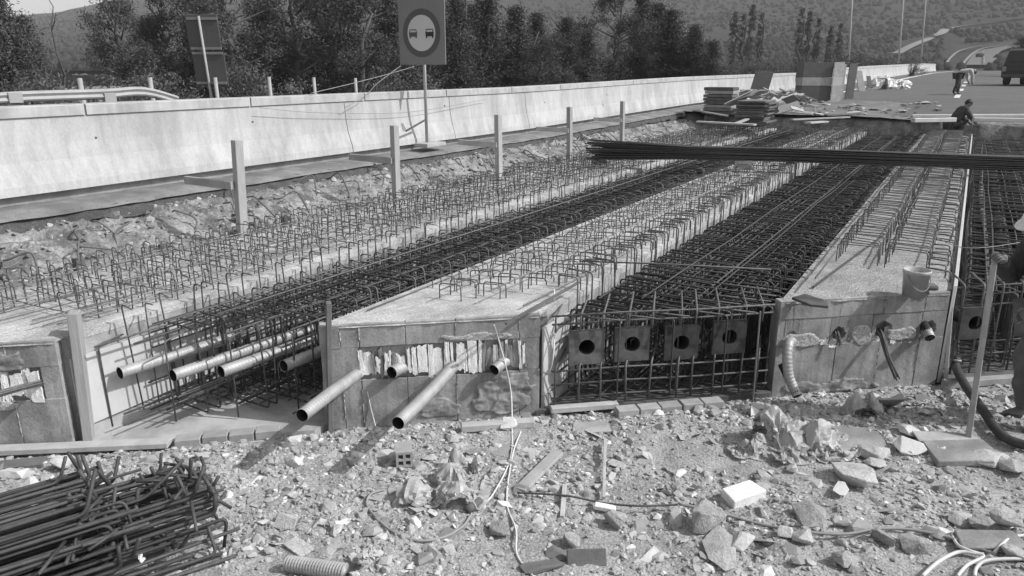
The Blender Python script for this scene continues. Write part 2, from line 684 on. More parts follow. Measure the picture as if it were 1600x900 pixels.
bs = [-9.5 + 0.032 * i for i in range(406)]
bt = [-0.12 + 0.032 * i for i in range(122)] + [3.9, 4.3, 4.8, 5.4]
tag(MB().grid([[bed_pt(s, t) for t in bt] for s in bs]).build('soil_bed', 'rubble_soil', smooth=True), kind='structure')

protos = [rock_mesh(100 + i, 12 + i % 6, [0.45, 0.65, 0.4, 0.8][i % 4], [1.0, 1.5, 1.2, 1.0][(i // 2) % 4]) for i in range(16)]


def scatter(n, seed, size, dens, tones):
    rs = random.Random(seed)
    mb = MB()
    k = 0
    while k < n:
        s, t = rs.uniform(-8.6, 2.6), rs.uniform(0.04, 3.7)
        if rs.random() > dens(s, t):
            k += 0.25
            continue
        k += 1
        V, Fc = protos[rs.randrange(16)]
        sc = size(rs)
        R = np.array(rot_rand(rs, 0.35)) * sc
        p = bed_pt(s, t)
        p.z += sc * 0.02
        W = V @ R.T + np.array(p)
        tone = tones(rs)
        mb.add(W.tolist(), Fc, tone)
    return mb


def dens(s, t):
    d = 0.8 + 2.4 * fbm(s * 1.3 + 3, t * 1.3, 11)
    if -1.0 < s < 0.9 and 1.0 < t < 2.3:
        d *= 0.35
    if t < .4:
        d *= 1.5
    if s < -6.3 and t > 0.9:
        d *= 0.7
    return max(0.12, d)


def chip_tone(rs):
    r = rs.random()
    return rs.uniform(0.52, 0.68) if r < 0.10 else rs.uniform(0.18, 0.28) if r < 0.18 else rs.uniform(0.28, 0.44)


tag(scatter(36000, 1, lambda r: min(0.045, 0.006 + abs(r.gauss(0, 0.009))), dens, chip_tone).build('gravel', 'rubble_chips'),
    'small broken chips and gravel covering the ground before the deck', 'gravel', kind='stuff')
tag(scatter(4300, 2, lambda r: min(0.08, 0.017 + abs(r.gauss(0, 0.018))), dens, chip_tone).build('rubble', 'rubble_chips'),
    'fist sized broken stone and concrete rubble strewn over the ground', 'rubble', kind='stuff')

protos_keep = protos
protos = [rock_mesh(300 + i, 8 + i % 3, .14, [1.0, 1.7, 2.4][i % 3]) for i in range(16)]
tag(scatter(650, 3, lambda r: min(0.10, 0.025 + abs(r.gauss(0, 0.025))), lambda s, t: min(1, dens(s, t) * 1.5), lambda r: r.choice((.22, .3, .34, .38, .42, .55))).build('shards', 'rubble_chips'),
    'flat shards of broken stone, tile and wood over the ground', 'shards', kind='stuff')
protos = protos_keep

# ------------------------------------------------------------------ concrete boxes of the deck and the bars that stand out of them
BT = 0.86          # top of the boxes
YF = 26.0          # far end of the deck
rsd = random.Random(5)


def skew_slab(mb, x0, x1, y1, z0, z1, off=0.0, nseg=1, jag=0.0, rs=None):
    """block with its near end on the skewed line; off pushes that end outwards"""
    xs = [lerp(x0, x1, i / nseg) for i in range(nseg + 1)]
    poly = [(x, fy(x) - off * math.hypot(1, FB) + (rs.uniform(-jag, jag) if rs and 0 < i < nseg else 0)) for i, x in enumerate(xs)]
    poly += [(x1, y1), (x0, y1)]
    return mb.prism(poly, z0, z1)


def front_piece(mb, x0, x1, z0, z1, d0, d1, jag=0.0, rs=None):
    """panel on the skewed end between depths d0 (inside) and d1 (outside)"""
    j = (lambda: rs.uniform(-jag, jag)) if rs else (lambda: 0.0)
    P = lambda x, d, z: Vector((x, fy(x), z)) + NF * d
    za, zb, zc, ze = z0 + j(), z0 + j(), z1 + j(), z1 + j()
    return mb.hexa([P(x0, d1, za), P(x1, d1, zb), P(x1, d0, zb), P(x0, d0, za),
                    P(x0, d1, zc), P(x1, d1, ze), P(x1, d0, ze), P(x0, d0, zc)])


BOXES = {}


def concrete_box(x0, x1, label, joints, band, top='grainy_concrete', lip=0.075):
    t = thing('concrete_box', label, 'concrete block', ((x0 + x1) / 2, fy((x0 + x1) / 2), 0), 'hollow concrete boxes of the bridge deck')
    c = skew_slab(MB(), x0, x1, YF, -0.03, BT - 0.05, off=-0.09).build('core', 'face_concrete', t)
    s = skew_slab(MB(), x0 - 0.004, x1 + 0.004, YF, BT - 0.048, BT, off=-0.075).build('top_slab', top, t)
    # granular crust on top: a fine uneven sheet
    P = []
    rs = random.Random(int(x0 * 100))
    nx = 26
    ys = [0.0]
    while ys[-1] < 20.5:
        ys.append(ys[-1] + 0.05 * (1 + ys[-1] * 0.25))
    for i in range(nx + 1):
        x = lerp(x0 + 0.006, x1 - 0.006, i / nx)
        row = []
        for k, d in enumerate(ys):
            y = min(fy(x) + 0.02 + d, YF)
            y = lerp(y, YF, sstep(16, 20, d)) if d > 16 else y
            e = min(i, nx - i, k)
            if k == 0:
                y = fy(x) - .012 + .05 * fbm(x * 9, 0, 5, 3)
            row.append((x, y, BT + 0.006 + (0.016 * fbm(x * 5, y * 5, 3) + 0.012 * fbm(x * 22, y * 22, 9, 2)) * (0.2 if e == 0 else 1) - (0.012 if e == 0 else 0) - (.02 if k == 0 else 0)))
        P.append(row)
    MB().grid(P).build('crust', top, t)
    z0, z1 = band
    xs = [x0] + joints + [x1]
    for a, b in zip(xs, xs[1:]):
        bevel(front_piece(MB(), a + 0.0015, b - 0.0015, z1, BT - 0.004, -0.1, rsd.uniform(-0.002, 0.004), 0.004, rsd).build('upper_panel', 'face_concrete', t), 0.003)
    for a, b in zip(xs, xs[1:]):
        bevel(front_piece(MB(), a + 0.0015, b - 0.0015, -0.03, z0, -0.1, rsd.uniform(-0.002, 0.005), 0.004, rsd).build('lower_panel', 'face_concrete', t), 0.003)
    BOXES[label] = t
    return t


def foam_band(t, x0, x1, z0, z1, n, rs, cover=0.75, depth=0.008):
    """torn foam: flat ragged strips of unequal width"""
    x = x0
    while x < x1 - .012:
        w = min(rs.choice((.014, .02, .026, .034, .048, .06)), x1 - x)
        a, b = x, x + w - rs.choice((.001, .002, .006))
        x += w
        if rs.random() > cover:
            continue
        lo, hi = z0 + rs.uniform(-0.03, 0.05), z1 + rs.uniform(-0.07, 0.03)
        d0 = depth + rs.uniform(-.014, .003)
        sl = rs.uniform(-.02, .02)
        tilt = rs.uniform(-.012, .012)
        P = []
        m = 9
        for k in range(m + 1):
            u = k / m
            row = []
            for q in range(5):
                v = q / 4
                xx = lerp(a, b, v) + tilt * u + rs.uniform(-.0022, .0022) * (1 if q in (0, 4) else .4)
                zz = lerp(lo, hi, u) + (sl * (v - .5) if k in (0, m) else 0) + (rs.uniform(-.012, .012) if k in (0, m) else 0)
                row.append(Vector((xx, fy(xx), zz)) + NF * (d0 + .004 * noise.noise((xx * 160, zz * 9, 1)) - (.02 if q in (0, 4) and False else 0)))
            P.append(row)
        P = [[r[0] - NF * .03] + r + [r[-1] - NF * .03] for r in P]
        MB().grid(P).build('foam_strip', 'foam_white' if rs.random() < .74 else 'face_concrete', t)


rs = random.Random(21)
B1 = concrete_box(-7.2, -5.46, 'leftmost grainy concrete box, thick with hooks, beside the earth bank', [-6.55, -5.95, -5.72], (0.40, 0.66), 'screed')
foam_band(B1, -6.6, -5.56, 0.40, 0.66, 11, rs, 1)
B2 = concrete_box(-4.05, -2.73, 'middle concrete box with a smooth light top and torn white foam at its end',
                  [-3.93, -3.82, -3.55, -3.25, -2.86], (0.385, 0.665), 'screed')
foam_band(B2, -3.86, -3.55, 0.40, 0.63, 8, rs, 1)
foam_band(B2, -3.54, -3.26, 0.39, 0.66, 5, rs, 1)
foam_band(B2, -3.25, -2.80, 0.40, 0.66, 7, rs, 1)
B3 = concrete_box(-1.15, 0.08, 'concrete box carrying two hoop rows and the plastic bucket', [-1.05, -0.72, -0.40, -0.10], (0.44, 0.69), 'grainy_concrete')
foam_band(B3, -0.95, 0.0, 0.425, 0.47, 26, rs, 0.5, 0.006)
B4 = concrete_box(1.6, 2.9, 'concrete box at the right edge behind the dark steel cage', [2.0, 2.5], (0.44, 0.69))
for a, b, bx_ in ((-3.84, -2.85, B2), (-6.6, -5.55, B1)):
    front_piece(MB(), a, b, .386, .664, -.1, -.028, 0, rs).build('band_backing', 'face_concrete', bx_)
# pockets and filling pieces inside the recessed bands
POCKETS = [(1310, 526, .07), (1380, 522, .10), (1452, 516, .075), (1236, 528, .055)]
opens = sorted((atf(px, py).x - w * .9, atf(px, py).x + w * .9) for px, py, w in POCKETS)
edges_ = [-1.149] + [e for op in opens for e in op] + [0.079]
b3_spans = [(edges_[i], edges_[i + 1]) for i in range(0, len(edges_), 2) if edges_[i + 1] - edges_[i] > .01]
for bx_, spans in ((B3, b3_spans), (B2, [(-4.045, -3.83), (-2.86, -2.735)]), (B1, [(-5.56, -5.465)])):
    for a, b in spans:
        front_piece(MB(), a, b, 0.386 if bx_ is not B3 else 0.441, 0.664 if bx_ is not B3 else 0.689, -0.1, -0.004 if bx_ is B3 else -.001, 0.0, rs).build('band_piece', 'face_concrete', bx_)


def rough_patch(t, x0, x1, z0, z1, amp, m, seed, nx=30, nz=16, name='mortar_patch'):
    P = []
    for j in range(nz + 1):
        row = []
        for i in range(nx + 1):
            x, z = lerp(x0, x1, i / nx), lerp(z0, z1, j / nz)
            uu, vv2 = 2 * i / nx - 1, 2 * j / nz - 1
            d = .004 + amp * (.6 + 1.4 * fbm(x * 9, z * 9, seed) + .8 * fbm(x * 31, z * 31, seed, 2))
            cut = 1 - (abs(uu) ** 2.2 + abs(vv2) ** 2.2) - .25 + 1.5 * fbm(x * 7, z * 7, seed + 4, 3)
            if max(abs(uu), abs(vv2)) > .99:
                cut = -1
            row.append(Vector((x, fy(x), z)) + NF * (d if cut > 0 else -.03))
        P.append(row)
    MB().grid(P).build(name, m, t, smooth=True)


def mortar_fin(t, x, z0, z1, seed, w=.008, m='mortar'):
    rs = random.Random(seed)
    P = []
    n_ = 14
    for j in range(n_ + 1):
        z = lerp(z0, z1, j / n_)
        a, b = w * rs.uniform(.1, 1), w * rs.uniform(.1, 1)
        P.append([Vector((x - a, fy(x - a), z)) - NF * .004, Vector((x + rs.uniform(-.002, .002), fy(x), z)) + NF * rs.uniform(.003, .012), Vector((x + b, fy(x + b), z)) - NF * .004])
    MB().grid(P).build('mortar_fin', m, t)


rough_patch(B2, -3.20, -2.75, -.02, .37, .022, 'face_concrete', 3, 44, 34)
rough_patch(B2, -3.5, -3.22, .0, .2, .014, 'face_concrete', 5, 26, 18)
rough_patch(B2, -3.35, -2.9, .66, .74, .010, 'mortar', 8, 40, 10)
rough_patch(B1, -6.2, -5.6, .63, .84, .022, 'face_concrete', 6, 44, 20)
rough_patch(B1, -5.95, -5.7, .33, .42, .015, 'mortar', 7, 26, 12)
rough_patch(B3, -1.12, -.75, .42, .56, .010, 'mortar', 9, 36, 16)
rough_patch(B3, -.62, -.46, .40, .62, .012, 'mortar', 10, 20, 22)
rough_patch(B3, -.36, -.1, .42, .56, .014, 'mortar', 11, 30, 16)
rough_patch(B3, -1.1, -.2, -.03, .12, .02, 'face_concrete', 12, 60, 14)
for bx_, xs_, zz in ((B2, (-3.93, -3.82, -3.25, -2.86), ((.0, .36), (.67, .85))), (B3, (-1.05, -.4, -.1), ((.05, .4), (.7, .85))), (B1, (-5.72,), ((.05, .4), (.67, .85)))):
    for x in xs_:
        for z0, z1 in zz:
            if rsd.random() < .75:
                mortar_fin(bx_, x, z0 + rsd.uniform(0, .08), z1 - rsd.uniform(0, .06), int(x * 100 + z0 * 10))


def hoop_mesh(name, w, h, r, m='rebar', legs=(1, 1), yk=0.0, foot=0.05, side=5):
    """bent bar: w wide, h high above the concrete, legs as shares of h"""
    pts = []
    if legs[0]:
        pts.append((-w / 2, 0, h * (1 - legs[0]) - (foot if legs[0] == 1 else 0)))
    pts += [(-w / 2, 0, h), (w / 2, yk, h)]
    if legs[1]:
        pts.append((w / 2, yk, h * (1 - legs[1]) - (foot if legs[1] == 1 else 0)))
    return MB().tube(rounded(pts, 0.035), r, side).mesh(name, m, smooth=True)


def stations(x, step, first, rs, jit=0.25):
    y = fy(x) + first
    while y < YF - 0.4:
        yield y + rs.uniform(-jit, jit) * step
        y += step


class Lot:
    """the nearest pieces become parts of their own, the far rest one joined part"""

    def __init__(s, parent, name, limit):
        s.p, s.n, s.lim, s.items = parent, name, limit, []

    def add(s, me, loc, rot=(0, 0, 0)):
        s.items.append((loc[1] + abs(loc[0]) * 0.2, me, loc, rot))

    def done(s, label=None):
        s.items.sort(key=lambda i: i[0])
        for _, me, loc, rot in s.items[:s.lim]:
            inst(s.n, me, s.p, loc, rot)
        rest = s.items[s.lim:]
        if not rest:
            return
        cache = {}
        VV, FF, off = [], [], 0
        b = np.array(BASE[s.p.name])
        from mathutils import Euler
        for _, me, loc, rot in rest:
            if me.name not in cache:
                v = np.empty(len(me.vertices) * 3, dtype=np.float32)
                me.vertices.foreach_get('co', v)
                cache[me.name] = (v.reshape(-1, 3), [list(p.vertices) for p in me.polygons])
            v, f = cache[me.name]
            R = np.array(Euler(rot).to_matrix())
            VV.append(v @ R.T + np.array(loc) - b)
            FF += [[i + off for i in q] for q in f]
            off += len(v)
        me = bpy.data.meshes.new('far_' + s.n)
        me.from_pydata(np.concatenate(VV).tolist(), [], FF)
        me.materials.append(rest[0][1].materials[0])
        me.polygons.foreach_set('use_smooth', [True] * len(me.polygons))
        o = bpy.data.objects.new('far_' + s.n + 's', me)
        COL.objects.link(o)
        o.parent = s.p
        o['kind'] = 'stuff'
        BASE[o.name] = BASE[s.p.name]


def long_bar(parent, x, z, y0, y1, r=0.008, m='rebar', wob=0.012, rs=rsd, name='bar', slope=0.0):
    n_ = max(4, int((y1 - y0) / 1.3))
    ph = rs.uniform(0, 6)
    pts = [(x + wob * math.sin(ph + i * 1.7) + rs.uniform(-wob, wob) * 0.5 + slope * i / n_, lerp(y0, y1, i / n_), z + rs.uniform(-wob, wob) * 0.7) for i in range(n_ + 1)]
    return MB().tube(pts, r, 5).build(name, m, parent, smooth=True)


# hooks on the leftmost box
rs = random.Random(31)
hA = [hoop_mesh('hook', rs.choice((.09, .10, .12, .14, .22)), rs.uniform(.165, .195), 0.0056, 'rebar', rs.choice(((1, 0), (1, .2), (1, .25), (1, 1), (1, .15))), rs.uniform(-.02, .02)) for _ in range(14)]
lot = Lot(B1, 'hook', 300)
for row, x in enumerate((-7.12, -6.92, -6.70, -6.48, -6.26, -6.04, -5.82, -5.60)):
    for y in stations(-5.46 if row > 3 else -6.6, 0.125 if row else 0.16, 0.25 + 0.03 * row, rs, 0.15):
        if y < fy(x) + 0.12 or rs.random() < 0.06:
            continue
        lot.add(rs.choice(hA), (x + rs.uniform(-0.012, 0.012), y, BT), (rs.gauss(0, 0.035), rs.gauss(0, 0.035), rs.gauss(0.05, 0.07)))
lot.done()
for x, z in ((-7.05, 0.93), (-6.7, 0.99), (-6.4, 0.90), (-6.1, 0.97), (-5.8, 0.92), (-5.6, 1.0)):
    long_bar(B1, x, z, fy(x) + 0.3, 25, 0.0062, 'rebar_light', 0.02)

rs = random.Random(34)
for k in range(10):
    x = lerp(-7.1, -5.55, (k + rs.random()) / 10)
    long_bar(B1, x, .885 + rs.uniform(0, .05), fy(x) + rs.uniform(.2, .6), 25, .005, 'rebar_light', .03, rs)
y = 2.6
while y < 24:
    y += .22 * (1 + y * .06)
    xa, xb = -7.1 + rs.uniform(0, .3), min(-5.5, (y - .25 - FA) / FB) - rs.uniform(0, .3)
    if xb - xa > .3:
        MB().tube([(xa, y, .895 + rs.uniform(-.01, .04)), ((xa + xb) / 2, y + rs.uniform(-.04, .04), .91), (xb, y + rs.uniform(-.1, .1), .9 + rs.uniform(-.01, .05))], .0055, 4).build('cross_bar', 'rebar_light', B1, smooth=True)

# hoops on the middle box
rs = random.Random(32)
hB = [hoop_mesh('hoop', rs.uniform(.20, .25), rs.uniform(.13, .155), 0.0056, 'rebar', rs.choice(((1, 1), (1, 1), (1, 1), (1, .4))), rs.uniform(-.01, .06)) for _ in range(12)]
lot = Lot(B2, 'hoop', 300)
for row, (x, st, f0) in enumerate(((-3.80, 0.125, 1.1), (-3.55, 0.125, .62), (-3.30, 0.125, 0.58), (-3.05, 0.125, 0.75), (-2.86, .125, .9))):
    for y in stations(x, st, f0, rs, 0.25):
        if rs.random() < 0.05:
            continue
        lot.add(hB[rs.randrange(4)], (x + rs.uniform(-0.015, 0.015), y, BT), (rs.gauss(0, 0.035), rs.gauss(0, 0.035), rs.gauss(0.15, 0.06)))
lot.done()
for x, z, f0 in ((-3.95, 0.875, 0.35), (-3.55, 0.99, 0.5), (-3.2, 0.995, 0.35), (-2.9, 0.90, 0.15)):
    long_bar(B2, x, z, fy(x) + f0, 25.4, 0.0065, 'rebar_light', 0.015)

# two rows of closed hoops on the box with the bucket
rs = random.Random(33)
hC = MB().tube(rounded([(-0.19, 0, -0.04), (-0.19, 0, 0.2), (0.19, 0, 0.2), (0.19, 0, -0.04)], 0.03), 0.0058, 5).mesh('hoop', 'rebar', smooth=True)
hC2 = MB().tube(rounded([(-0.17, 0, -0.04), (-0.18, 0.01, 0.21), (0.18, -0.01, 0.2), (0.19, 0, -0.04)], 0.03), 0.0058, 5).mesh('hoop', 'rebar', smooth=True)
lot = Lot(B3, 'hoop', 220)
for x, f0 in ((-0.78, 1.35), (-0.33, 0.95)):
    for y in stations(x, 0.125, f0, rs, 0.2):
        lot.add(rs.choice((hC, hC2)), (x + rs.uniform(-0.012, 0.012), y, BT), (rs.gauss(0.08, 0.05), 0, rs.gauss(0, 0.05)))
lot.done()
hD = hoop_mesh('hook', 0.22, 0.1, 0.0068, 'rebar', (0, 1), 0.0)
hD2 = hoop_mesh('hook', 0.15, 0.08, 0.0068, 'rebar', (0, 1), 0.03)
lot = Lot(B3, 'hook', 110)
for y in stations(0.05, 0.16, 0.35, rs, 0.3):
    lot.add(rs.choice((hD, hD2)), (-0.055 + rs.uniform(-0.02, 0.01), y, BT), (0, rs.gauss(0.02, 0.04), rs.gauss(0, 0.08)))
lot.done()
for x, z, f0 in ((-0.96, 1.0, 0.2), (-0.6, 0.96, 1.2), (-0.5, 1.0, 1.0), (-0.15, 0.97, 0.9)):
    long_bar(B3, x, z, fy(x) + f0, 25.2, 0.008, 'rebar', 0.012)
MB().beam((-0.98, fy(-0.98) + 0.35, 0.885), (-0.62, fy(-0.98) + 2.4, 1.02), 0.016, 0.016).build('loose_bar', 'rebar', B3)

# edge strip on the right-hand side of that box
es = thing('edge_strip', 'long white strip along the right edge of the box with the bucket', 'edge strip', (0.11, fy(0.11), 0))
n_ = 9
for i in range(n_):
    a, b = fy(0.11) + 0.0 + i * 2.08, fy(0.11) + (i + 1) * 2.08 - 0.012
    bevel(MB().hexa([(0.088, a, -0.02), (0.118, a + 0.02, -0.02), (0.118, b, -0.02), (0.088, b, -0.02),
                     (0.088, a, BT + 0.05), (0.118, a + 0.02, BT + 0.05 + rsd.uniform(-.006, .006)), (0.118, b, BT + 0.05), (0.088, b, BT + 0.05)]).build('board', 'white_board', es), 0.004)

# ------------------------------------------------------------------ steel cages in the ribs between the boxes
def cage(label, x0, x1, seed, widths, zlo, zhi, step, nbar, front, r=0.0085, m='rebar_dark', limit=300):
    t = thing('rebar_cage', label, 'rebar cage', ((x0 + x1) / 2, fy((x0 + x1) / 2) + 0.2, 0), 'steel cages in the ribs between the boxes')
    rs = random.Random(seed)
    lot = Lot(t, 'stirrup', limit)
    for (a, b) in widths:
        w = b - a
        mes = []
        for k in range(3):
            h = zhi - zlo + rs.uniform(-0.03, 0.03)
            mes.append(MB().tube(rounded([(-w / 2, 0, 0), (w / 2, 0, 0), (w / 2, rs.uniform(-.02, .02), h), (-w / 2, rs.uniform(-.02, .02), h)], 0.03, True, 2), r, 4, closed=True).mesh('stirrup', m, smooth=True))
        for y in stations((a + b) / 2, step, front, rs, 0.22):
            lot.add(rs.choice(mes), ((a + b) / 2 + rs.uniform(-.01, .01), y, zlo), (rs.gauss(0, 0.03), 0, rs.gauss(0, 0.03)))
    lot.done()
    for i in range(nbar):
        x = lerp(x0 + 0.04, x1 - 0.04, (i + 0.5) / nbar)
        for z in (zlo + 0.02, zhi - 0.02):
            long_bar(t, x + rs.uniform(-.03, .03), z + rs.uniform(-.02, .02), fy(x) + front + rs.uniform(-0.12, 0.1), YF - 0.2, 0.009, m, 0.012, rs)
    for z in np.linspace(zlo + 0.1, zhi - 0.08, 5):
        for x in (x0 + 0.05, x1 - 0.05, lerp(x0, x1, .34), lerp(x0, x1, .67)):
            long_bar(t, x + rs.uniform(-.02, .02), z, fy(x) + front + rs.uniform(-0.1, 0.1), YF - 0.2, 0.0075, m, 0.012, rs)
    return t


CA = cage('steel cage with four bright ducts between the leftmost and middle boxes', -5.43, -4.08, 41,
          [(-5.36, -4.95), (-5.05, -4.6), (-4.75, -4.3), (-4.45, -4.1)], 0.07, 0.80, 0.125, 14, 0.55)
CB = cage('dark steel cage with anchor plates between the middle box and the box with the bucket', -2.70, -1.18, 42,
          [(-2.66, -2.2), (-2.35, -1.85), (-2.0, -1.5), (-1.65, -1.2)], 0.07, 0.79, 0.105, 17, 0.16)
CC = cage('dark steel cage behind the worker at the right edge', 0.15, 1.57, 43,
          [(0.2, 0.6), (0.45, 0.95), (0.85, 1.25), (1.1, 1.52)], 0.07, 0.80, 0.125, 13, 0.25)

# taller legs that rise above the cages beside the boxes and bend over them
def leg_lot(t, name, x, h, wout, step, first, seed, limit, m='rebar', z0=0.1):
    rs = random.Random(seed)
    mes = [MB().tube(rounded([(0, 0, 0), (rs.uniform(-.02, .02), rs.uniform(-.01, .01), h - z0 + rs.uniform(-.03, .03)), (wout * rs.uniform(.8, 1.2), rs.uniform(-.02, .02), h - z0 + rs.uniform(-.03, .02))], 0.04), 0.0072, 4).mesh(name, m, smooth=True) for _ in range(4)]
    lot = Lot(t, name, limit)
    for y in stations(x, step, first, rs, 0.25):
        lot.add(rs.choice(mes), (x + rs.uniform(-.012, .012), y, z0), (rs.gauss(0, .03), rs.gauss(0, .03), rs.gauss(0, .08)))
    lot.done()


leg_lot(CA, 'bent_leg', -5.40, 1.00, 0.13, 0.16, 0.5, 51, 110)
leg_lot(CA, 'bent_leg', -4.98, 0.97, 0.12, 0.19, 0.6, 52, 60)
leg_lot(CA, 'bent_leg', -4.12, 0.95, -0.16, 0.21, 0.5, 53, 70)
leg_lot(CB, 'bent_leg', -2.67, 1.05, -0.18, 0.15, 0.5, 54, 130)
leg_lot(CB, 'bent_leg', -1.22, 0.93, 0.12, 0.16, 0.55, 55, 90, 'rebar_dark')
leg_lot(CB, 'bent_leg', -1.30, 0.90, -0.2, 0.17, 0.45, 56, 60, 'rebar_dark')
long_bar(CA, -4.78, 0.93, fy(-4.78) + 0.3, 25, 0.008, 'rebar')
long_bar(CA, -5.1, 0.88, fy(-5.1) + 0.2, 25, 0.008, 'rebar')
long_bar(CB, -2.2, 0.84, fy(-2.2) + 0.4, 25, 0.008, 'rebar_dark')
long_bar(CB, -1.75, 0.84, fy(-1.75) + 0.4, 25, 0.008, 'rebar_dark')
MB().tube([atz(905, 408, 1.0), atz(1030, 412, 1.0), atz(1205, 421, 1.0)], 0.008, 5).build('cross_bar', 'rebar', CB, smooth=True)
# transverse top bars at the near end of the second cage
rs = random.Random(61)
for k in range(9):
    x0, x1 = -2.64 + rs.uniform(0, .1), -1.25
    y = fy(-2.64) + 0.15 + 0.19 * k
    if y < fy(-1.3):
        x1 = min(x1, (y - FA) / FB + 0.3)
    if x1 - x0 > 0.3:
        MB().tube([(x0, y, 0.81 + rs.uniform(-.02, .02)), ((x0 + x1) / 2, y + rs.uniform(-.02, .02), 0.82), (x1, y + 0.1, 0.81)], 0.0085, 5).build('cross_bar', 'rebar_dark', CB, smooth=True)
# lattice that closes the near end of the second cage: level rows and bent uprights
P = lambda x, d, z: Vector((x, fy(x), z)) + NF * d
for z in (0.12, 0.24, 0.36, 0.77, 0.84):
    MB().tube([P(-2.66, 0.02, z), P(-2.2, 0.025, z + .008), P(-1.7, 0.02, z - .006), P(-1.2, 0.02, z)], 0.0085, 5).build('row_bar', 'rebar', CB, smooth=True)
for i in range(10):
    x = -2.62 + i * 0.152 + rs.uniform(-.03, .03)
    MB().tube(rounded([P(x, 0.03, 0.05), P(x + rs.uniform(-.01, .01), 0.035, 0.40), P(x + 0.12, -0.25, 0.45)], 0.05), 0.009, 5).build('upright_bar', 'rebar', CB, smooth=True)
    MB().tube(rounded([P(x, 0.03, 0.70), P(x, 0.035, 0.84), P(x + 0.16, -0.5, 0.84)], 0.04), 0.009, 5).build('upright_bar', 'rebar', CB, smooth=True)
# stubs that stick out of the near end of the first cage
for i in range(12):
    x = lerp(-5.38, -4.2, rs.random())
    z = rs.choice((0.10, 0.13, 0.2, 0.33, 0.62, 0.7, 0.78))
    MB().tube([(x, fy(x) + 1.2, z), (x + rs.uniform(-.03, .03), fy(x) + rs.uniform(0.02, 0.2), z + rs.uniform(-.02, .02))], 0.009, 5).build('bar_end', 'rebar', CA, smooth=True)
for i in range(4):
    x = -5.30 + 0.36 * i
    MB().tube(rounded([P(x, -0.2, 0.05), P(x, -0.18, 0.74), P(x + 0.1, -0.35, 0.76)], 0.04), 0.0075, 5).build('upright_bar', 'rebar', CA, smooth=True)
# lattice at the near end of the third cage
for z in (0.1, 0.22, 0.34, 0.70, 0.8, 0.88):
    MB().tube([P(0.16, -0.05, z), P(0.8, -0.05, z + .01), P(1.5, -0.05, z)], 0.0085, 5).build('row_bar', 'rebar', CC, smooth=True)
for i in range(9):
    x = 0.2 + i * 0.15
    MB().tube(rounded([P(x, -0.03, 0.05), P(x, -0.03, 0.9), P(x + 0.1, -0.35, 0.92)], 0.05), 0.009, 5).build('upright_bar', 'rebar', CC, smooth=True)
for x, s in ((0.42, 0), (0.9, 1)):      # bright spiral ducts deep in the third cage
    pts = [(x + 0.03 * math.sin(i * .4), fy(x) + 0.5 + i * 0.8, 0.45 + 0.08 * math.cos(i * .25)) for i in range(18)]
    MB().tube(pts, 0.04, 8).build('duct', 'galvanised', CC, smooth=True)

# ------------------------------------------------------------------ ducts, anchor plates, strands
def duct(label, pts, r=0.045, rib=True, seed=0):
    """spiral ribbed steel sheath, hollow, open at its near end (last point)"""
    c = smooth_path(pts, 8)
    L, cum = 0, [0]
    for a, b in zip(c, c[1:]):
        L += (b - a).length
        cum.append(L)
    n_ = min(700, max(8, int(min(L, 2.6) / 0.0065)))
    q, rr = [], []
    def sample(d):
        for i in range(len(cum) - 1):
            if d <= cum[i + 1] + 1e-9:
                t = (d - cum[i]) / max(1e-9, cum[i + 1] - cum[i])
                return c[i].lerp(c[i + 1], t)
        return c[-1]
    ribbed = min(L, 2.6)
    for d in np.arange(0, L - ribbed, 0.5):
        q.append(sample(d)); rr.append(r)
    for i in range(n_ + 1):
        d = L - ribbed + ribbed * i / n_
        q.append(sample(d))
        rr.append(r * (1.0 + (0.10 if i % 5 == 0 else 0.0)))
    t = thing('steel_duct', label, 'duct', tuple(pts[-1]), 'spiral steel ducts of the deck')
    # slight inward turn closes the wall, then the dark bore
    d = (q[-1] - q[-2]).normalized()
    qq, r2 = q + [q[-1], q[-1] - d * 0.004, q[-1] - d * 0.3], rr + [r * 0.96, r * 0.93, r * 0.93]
    mb = MB().tube(q, rr, 14, caps=False)
    o = mb.build('sheath', 'galvanised', t, smooth=True)
    mb = MB().tube([q[-1] - d * 0.0005, q[-1] - d * min(0.3, L * .8)], [r * 0.985, r * 0.93], 14, caps=False)
    mb.add([q[-1] - d * min(0.3, L * .8) + (Vector(v) - (q[-1] - d * min(0.3, L * .8))) for v in mb.v[14:28]], [tuple(range(14))])
    mb.build('bore', 'duct_inside', t, smooth=True)
    return t


duct('leftmost duct sticking out beside the tall white board', [(-5.12, 9, .45), (-5.2, 5, .46), (-5.26, 4.0, .49), atz(187, 583, .50)])
duct('second of four ducts protruding from the cage next to the leftmost box', [(-4.86, 9, .42), (-4.9, 5, .44), (-4.92, 4.2, .47), atz(270, 587, .49)])
duct('third of four ducts protruding from the cage next to the leftmost box', [(-4.6, 9, .42), (-4.64, 5.2, .44), (-4.66, 4.4, .47), atz(345, 581, .49)])
duct('short duct just left of the middle box, fourth in its row', [(-4.34, 9, .42), (-4.36, 5.2, .46), (-4.36, 4.5, .48), atz(443, 572, .49)])
r1 = atf(562, 580, -0.08)
duct('long duct pointing down left from the middle box corner', [r1 - NF * .25, r1, atx(520, 612, -3.72), atx(472, 649, -3.60)])
r2 = atf(712, 566, -0.08)
duct('long duct slanting down from the middle of the torn foam', [r2 - NF * .25, r2, atx(672, 612, -3.14), atx(622, 661, -3.01)])
r3 = atf(636, 570, -0.08)
duct('short stub duct in the torn foam with its open end showing', [r3 - NF * .2, r3, r3.lerp(atx(612, 582, -3.58), .5), atx(612, 582, -3.58)], .047)
r4 = atf(797, 557, -0.08)
duct('short duct at the right end of the torn foam', [r4 - NF * .2, r4, r4.lerp(atx(772, 578, -2.97), .5), atx(772, 578, -2.97)])
r5 = atf(1236, 532, -0.05)
